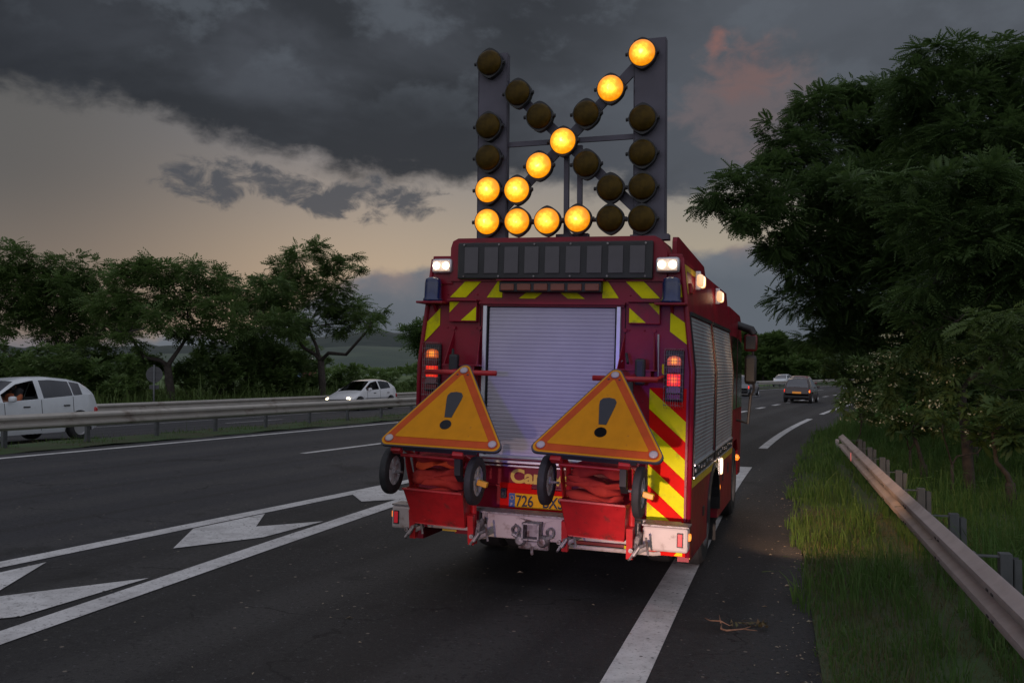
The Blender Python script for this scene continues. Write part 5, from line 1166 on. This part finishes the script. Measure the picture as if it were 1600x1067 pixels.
# hills and distant tree line at the left
HILL = mat('hill_green', (.085, .115, .085), 1., col2=(.06, .085, .07), vscale=.01); HILLT = mat('hill_wood', (.050, .065, .058), 1., col2=(.035, .05, .045), vscale=.02)
def ridge(name, d, pts, m_, depth, kind='structure', jag=0):
    V = []; Fc = []; n_ = 160; u0, u1 = pts[0][0], pts[-1][0]
    for i in range(n_+1):
        u_ = u0+(u1-u0)*i/n_; v_ = lerp(pts, u_)+(rng.normal(0, jag) if jag else 0)
        for k, (dd, f) in enumerate(((0, 0), (.25, .5), (.6, .85), (1., 1.), (1.6, .7))):
            dk_ = d+dd*depth; X, Y = at(u_, dk_); V.append((X, Y, -3+(CZ+(HY-v_)/F*(d+depth)+3)*f))
    for i in range(n_):
        for k in range(4): Fc.append((i*5+k, (i+1)*5+k, (i+1)*5+k+1, i*5+k+1))
    o = npmesh(name, V, Fc, m_, smooth=True); o['kind'] = kind; return o
ridge('hill', 700, [(-500, 560), (0, 556), (300, 552), (480, 545), (560, 540), (640, 543), (720, 548), (900, 560), (1200, 568), (1600, 575)], HILL, 500)
ridge('hill', 1600, [(-500, 545), (300, 540), (500, 528), (560, 520), (600, 517), (640, 522), (700, 530), (1000, 555), (1600, 570)], HILLT, 600, jag=1.2)
P = []
for k in range(1400): u_ = rng.uniform(-100, 760); d_ = rng.uniform(270, 330); P.append(atz(u_, 584-rng.uniform(0, 1)*(9+5*math.sin(u_*.06)), d_))
P = np.array(P); V, Fc = scatter(LFW, P, rng.normal(0, 1, P.shape), rng.uniform(1.5, 2.6, len(P))); o = npmesh('hedgerow', V, Fc, LF2); o['kind'] = 'stuff'; o['label'] = 'distant hedgerow across the fields'
# small sheds seen through the tall tree
def shed(label, u_, v0, v1, wpx, d_, wallc, roofc):
    X, Y = at(u_, d_); z0 = CZ+(HY-v0)/F*d_; z1 = CZ+(HY-v1)/F*d_; w_ = wpx/F*d_; root = empty('shed', (X, Y, z0-.5), (0, 0, YAW)); tag(root, label, 'shed')
    h_ = z1-z0+.5; MB().box((0, 0, h_*.36), (w_, w_*.6, h_*.72)).build('wall', mat('shed_wall', wallc, .7, var=.1), root)
    MB().prism([(-w_*.55, h_*.70), (w_*.55, h_*.70), (0, h_)], -w_*.34, w_*.34).build('roof', mat('shed_roof', roofc, .6, var=.1), root)
    MB().box((-w_*.1, -w_*.302, h_*.3), (w_*.18, .02, h_*.5)).build('door', BLK, root); return root
shed('small shed with a blue side seen through the tall tree', 460, 585, 553, 22, 120, (.16, .24, .36), (.30, .30, .32)); shed('small shed with a red side beside the blue one', 484, 586, 556, 20, 122, (.26, .09, .07), (.40, .38, .36))

# --- grass on the right verge
def rh(X, Y): u_ = X-Rf(Y)-.30; return .05*min(1, max(0, u_/.3))+.05*math.sin(X*1.7+Y*.9)*math.sin(Y*.7)*min(1, max(0, u_))+.02*math.sin(X*6+1)*math.sin(Y*5.3)*min(1, max(0, u_*3))
vg = strip('verge', lambda Y: Rf(Y)+.30, lambda Y: Rf(Y)+34, frange(-4, 120, .5), .012, SOIL, 60, kind='structure', fz=lambda X, Y, s: rh(X, Y))
lg = strip('bank', lambda Y: Mf(Y)-60, lambda Y: Mf(Y)-11.25, frange(-15, 220, 2), .02, FIELD, 16, kind='structure', fz=lambda X, Y, s: .1*math.sin(X*.9)*math.sin(Y*.5))
def blades(name, XY, H, Wd, m_, zf, label, lean=.35):
    n_ = len(XY); a = rng.uniform(0, 2*math.pi, n_); la = rng.uniform(0, 2*math.pi, n_); l_ = np.abs(rng.normal(0, lean, n_))*H
    z = np.array([zf(x, y) for x, y in XY]); B = np.column_stack([XY, z-.02]); sx = np.column_stack([np.cos(a), np.sin(a), 0*a])*Wd[:, None]*.5; dl = np.column_stack([np.cos(la), np.sin(la), 0*a])*l_[:, None]; up = np.zeros((n_, 3)); up[:, 2] = H
    V = np.stack([B-sx, B+sx, B+dl*.25+up*.5+sx*.8, B+dl*.25+up*.5-sx*.8, B+dl*.7+up*.85+sx*.4, B+dl*.7+up*.85-sx*.4, B+dl*1.2+up*(1-.15)+sx*.05, B+dl*1.2+up*.86-sx*.05], 1).reshape(-1, 3)
    b0 = (np.arange(n_)*8)[:, None, None]; Fc = (np.array([(0, 1, 2, 3), (3, 2, 4, 5), (5, 4, 6, 7)])[None]+b0).reshape(-1, 4)
    o = npmesh(name, V, Fc, m_); o['kind'] = 'stuff'; o['label'] = label; return o
zgr = lambda X, Y: gz(X, Y)+.012+rh(X, Y)
def sample(n_, y0, y1, w1, pw=1.6):
    Y = y0+(y1-y0)*rng.uniform(0, 1, n_)**pw; U = rng.uniform(0, 1, n_)**1.0*w1
    return Y, U
Y, U = sample(170000, 3.6, 34, 9.); nz = np.sin(Y*2.1+U*1.3)*np.sin(U*3.7-Y*.8); keep = rng.uniform(0, 1, len(Y)) < .6+.4*nz; Y, U = Y[keep], U[keep]
X = np.array([Rf(y) for y in Y])+.27+U-.10*np.clip((Y-8)/6,0,1)+.12*np.sin(Y*3.1)*np.sin(Y*1.3); edge_ = np.clip(U/1.0, .22, 1); H = rng.gamma(6, .036, len(Y))*(.5+.9*edge_)*(1+.35*np.sin(Y*1.7)*np.sin(U*2+1)); tuft = np.sin(Y*3.3+np.sin(U*2.3)*2)*np.sin(U*4.1+Y*1.2); H *= (1+.45*tuft); H *= .80; H *= np.where(Y < 8.5, .55+.45*np.clip((Y-4)/4.5, 0, 1), 1); far_ = 1+Y/22
ok_ = (np.abs(X-1.31) > .10) | (Y > 21); X, Y, H, far_ = X[ok_], Y[ok_], H[ok_], far_[ok_]
blades('grass', np.column_stack([X, Y]), H, .0075*far_, GRS, zgr, 'long green grass growing on the right verge')
Y, U = sample(26000, 3.6, 14, 2.2); X = np.array([Rf(y) for y in Y])+.30+U*.9; blades('dry_grass', np.column_stack([X, Y]), rng.gamma(5, .014, len(Y)), np.full(len(Y), .004)*(1+Y/30), GRD, zgr, 'dry straw-coloured grass along the edge of the shoulder', .9)
Y = rng.uniform(30, 75, 22000); X = np.array([Rf(y) for y in Y])+.6+rng.uniform(0, 9, len(Y)); blades('grass', np.column_stack([X, Y]), rng.gamma(6, .05, len(Y)), np.full(len(Y), .03), GRS, zgr, 'long grass along the bend far ahead')
# median weeds
zmd = lambda X, Y: gz(X, Y)+.02
Y = 8+60*rng.uniform(0, 1, 15000)**1.3; t_ = rng.uniform(0, 1, len(Y)); X = np.array([Mf(y) for y in Y])-.62-t_*1.25; cl = .35+.65*(np.sin(Y*2.3)*np.sin(Y*.71+2) > -.2); blades('median_grass', np.column_stack([X, Y]), rng.gamma(4, .016, len(Y))*cl, np.full(len(Y), .012), GRD, zmd, 'sparse dry grass growing on the median under the guardrail', .6)
Y = 8+60*rng.uniform(0, 1, 14000)**1.3; X = np.array([Mf(y) for y in Y])-.9-rng.uniform(0, 1, len(Y))*.8; kp = np.sin(Y*1.9+3)*np.sin(Y*.6) > .0; X, Y = X[kp], Y[kp]; blades('median_grass', np.column_stack([X, Y]), rng.gamma(4, .024, len(Y)), np.full(len(Y), .012), GRS, zmd, 'green weeds growing on the median under the guardrail', .5)
# tall grass on the far bank
n_ = 40000; d_ = rng.uniform(33, 62, n_); u_ = rng.uniform(-60, 700, n_); XY = np.array([at(a, b_) for a, b_ in zip(u_, d_)]); kp = np.array([x < Mf(y)-12.2 for x, y in XY]); XY = XY[kp]
blades('bank_grass', XY, rng.gamma(7, .11, len(XY)), np.full(len(XY), .05), LFN, lambda X, Y: .1, 'tall grass on the bank beyond the far guardrail', .3)

# ------------------------------------------------------------------ round sign seen from behind
X, Y = at(241, 36.5); zg = gz(X, Y); root = empty('road_sign', (X, Y, zg), (0, 0, YAW+.1)); tag(root, 'round road sign seen from behind on a thin pole in front of the trees', 'road sign')
MB().tube([(0, 0, -.3), (0, 0, 2.15)], .035, 10).build('pole', POSTM, root, True); 
MB().lathe([(.31, -.012), (.31, .012)], 36, Matrix.Translation((0, .045, 1.78)) @ Matrix.Rotation(R(90), 4, 'X')).build('sign_disc', mat('sign_back', (.085, .085, .09), .5, metal=.4), root)
MB().box((0, .02, 1.90), (.36, .03, .03)).box((0, .02, 1.66), (.36, .03, .03)).build('bracket', POSTM, root); MB().box((0, .045, 1.30), (.36, .012, .15)).build('sub_plate', mat('plate_back', (.08, .08, .085), .5, metal=.4), root)

# ------------------------------------------------------------------ debris on the shoulder
TWIG = mat('bare_twig', (.17, .095, .065), .8, var=.25, vscale=30); DRY = mat('dead_leaf', (.10, .065, .035), .8, col2=(.07, .07, .025), vscale=20)
from math import cos, sin
tx_, ty_ = -.38, 7.45
b = MB(); z = gz(tx_, ty_)+.015
b.tube([(tx_-.17, ty_+.28, z+.02), (tx_-.11, ty_+.16, z+.03), (tx_-.01, ty_+.09, z+.05), (tx_+.08, ty_+.05, z+.02)], [0.005, 0.0056, 0.0062, 0.0037], 6).tube([(tx_, ty_+.1, z+.03), (tx_+.0, ty_-.04, z+.01), (tx_+.05, ty_-.05, z+.0), (tx_+.2, ty_-.03, z+.02), (tx_+.27, ty_+.0, z+.04)], [0.005, 0.0087, 0.0099, 0.0062, 0.0037], 6).tube([(tx_-.01, ty_+.09, z+.03), (tx_-.03, ty_+.2, z+.08)], [.007, .003], 5).tube([(tx_+.2, ty_-.03, z+.02), (tx_+.33, ty_-.06, z+.02)], [.007, .004], 5)
b.v = [(tx_+(x-tx_)*.8, ty_+(y-ty_)*.8, z+(q_-z)*.8) for x, y, q_ in b.v]; o = b.build('twig', TWIG, None, True); tag(o, 'broken forked twig lying on the shoulder near the white edge line', 'twig')
b = MB()
for k in range(26):
    px_, py_ = tx_+.16+rng.uniform(-.12, .18), ty_+.14+rng.uniform(-.07, .10); a = rng.uniform(0, 6.3); l_ = rng.uniform(.02, .04); ux, uy = cos(a)*l_, sin(a)*l_
    b.add([(px_-ux, py_-uy, z+rng.uniform(0, .03)), (px_+uy*.4, py_-ux*.4, z+rng.uniform(0, .04)), (px_+ux, py_+uy, z+rng.uniform(0, .03)), (px_-uy*.4, py_+ux*.4, z+rng.uniform(0, .02))], [(0, 1, 2, 3)])
o = b.build('leaf_litter', DRY); tag(o, 'small heap of dead leaves beside the broken twig', 'leaf litter', kind='stuff')
b = MB()
for k in range(520):
    py_ = rng.uniform(4.5, 22); px_ = Rf(py_)+ (.34-abs(rng.normal(0, .22)) if k % 3 else rng.uniform(-3.6, .3)); a = rng.uniform(0, 6.3); l_ = rng.uniform(.005, .017)*(1 if rng.uniform() < .9 else 2.0); ux, uy = cos(a)*l_, sin(a)*l_; zz = gz(px_, py_)+.004
    b.add([(px_-ux, py_-uy, zz), (px_+uy*.5, py_-ux*.5, zz+l_*.5), (px_+ux, py_+uy, zz+.004), (px_-uy*.5, py_+ux*.5, zz+l_*.3)], [(0, 1, 2, 3)])
o = b.build('road_litter', mat('pale_chips', (.30, .25, .18), .8, var=.4, vscale=60)); tag(o, 'scattered chips and dead leaves on the shoulder asphalt', 'litter', kind='stuff')
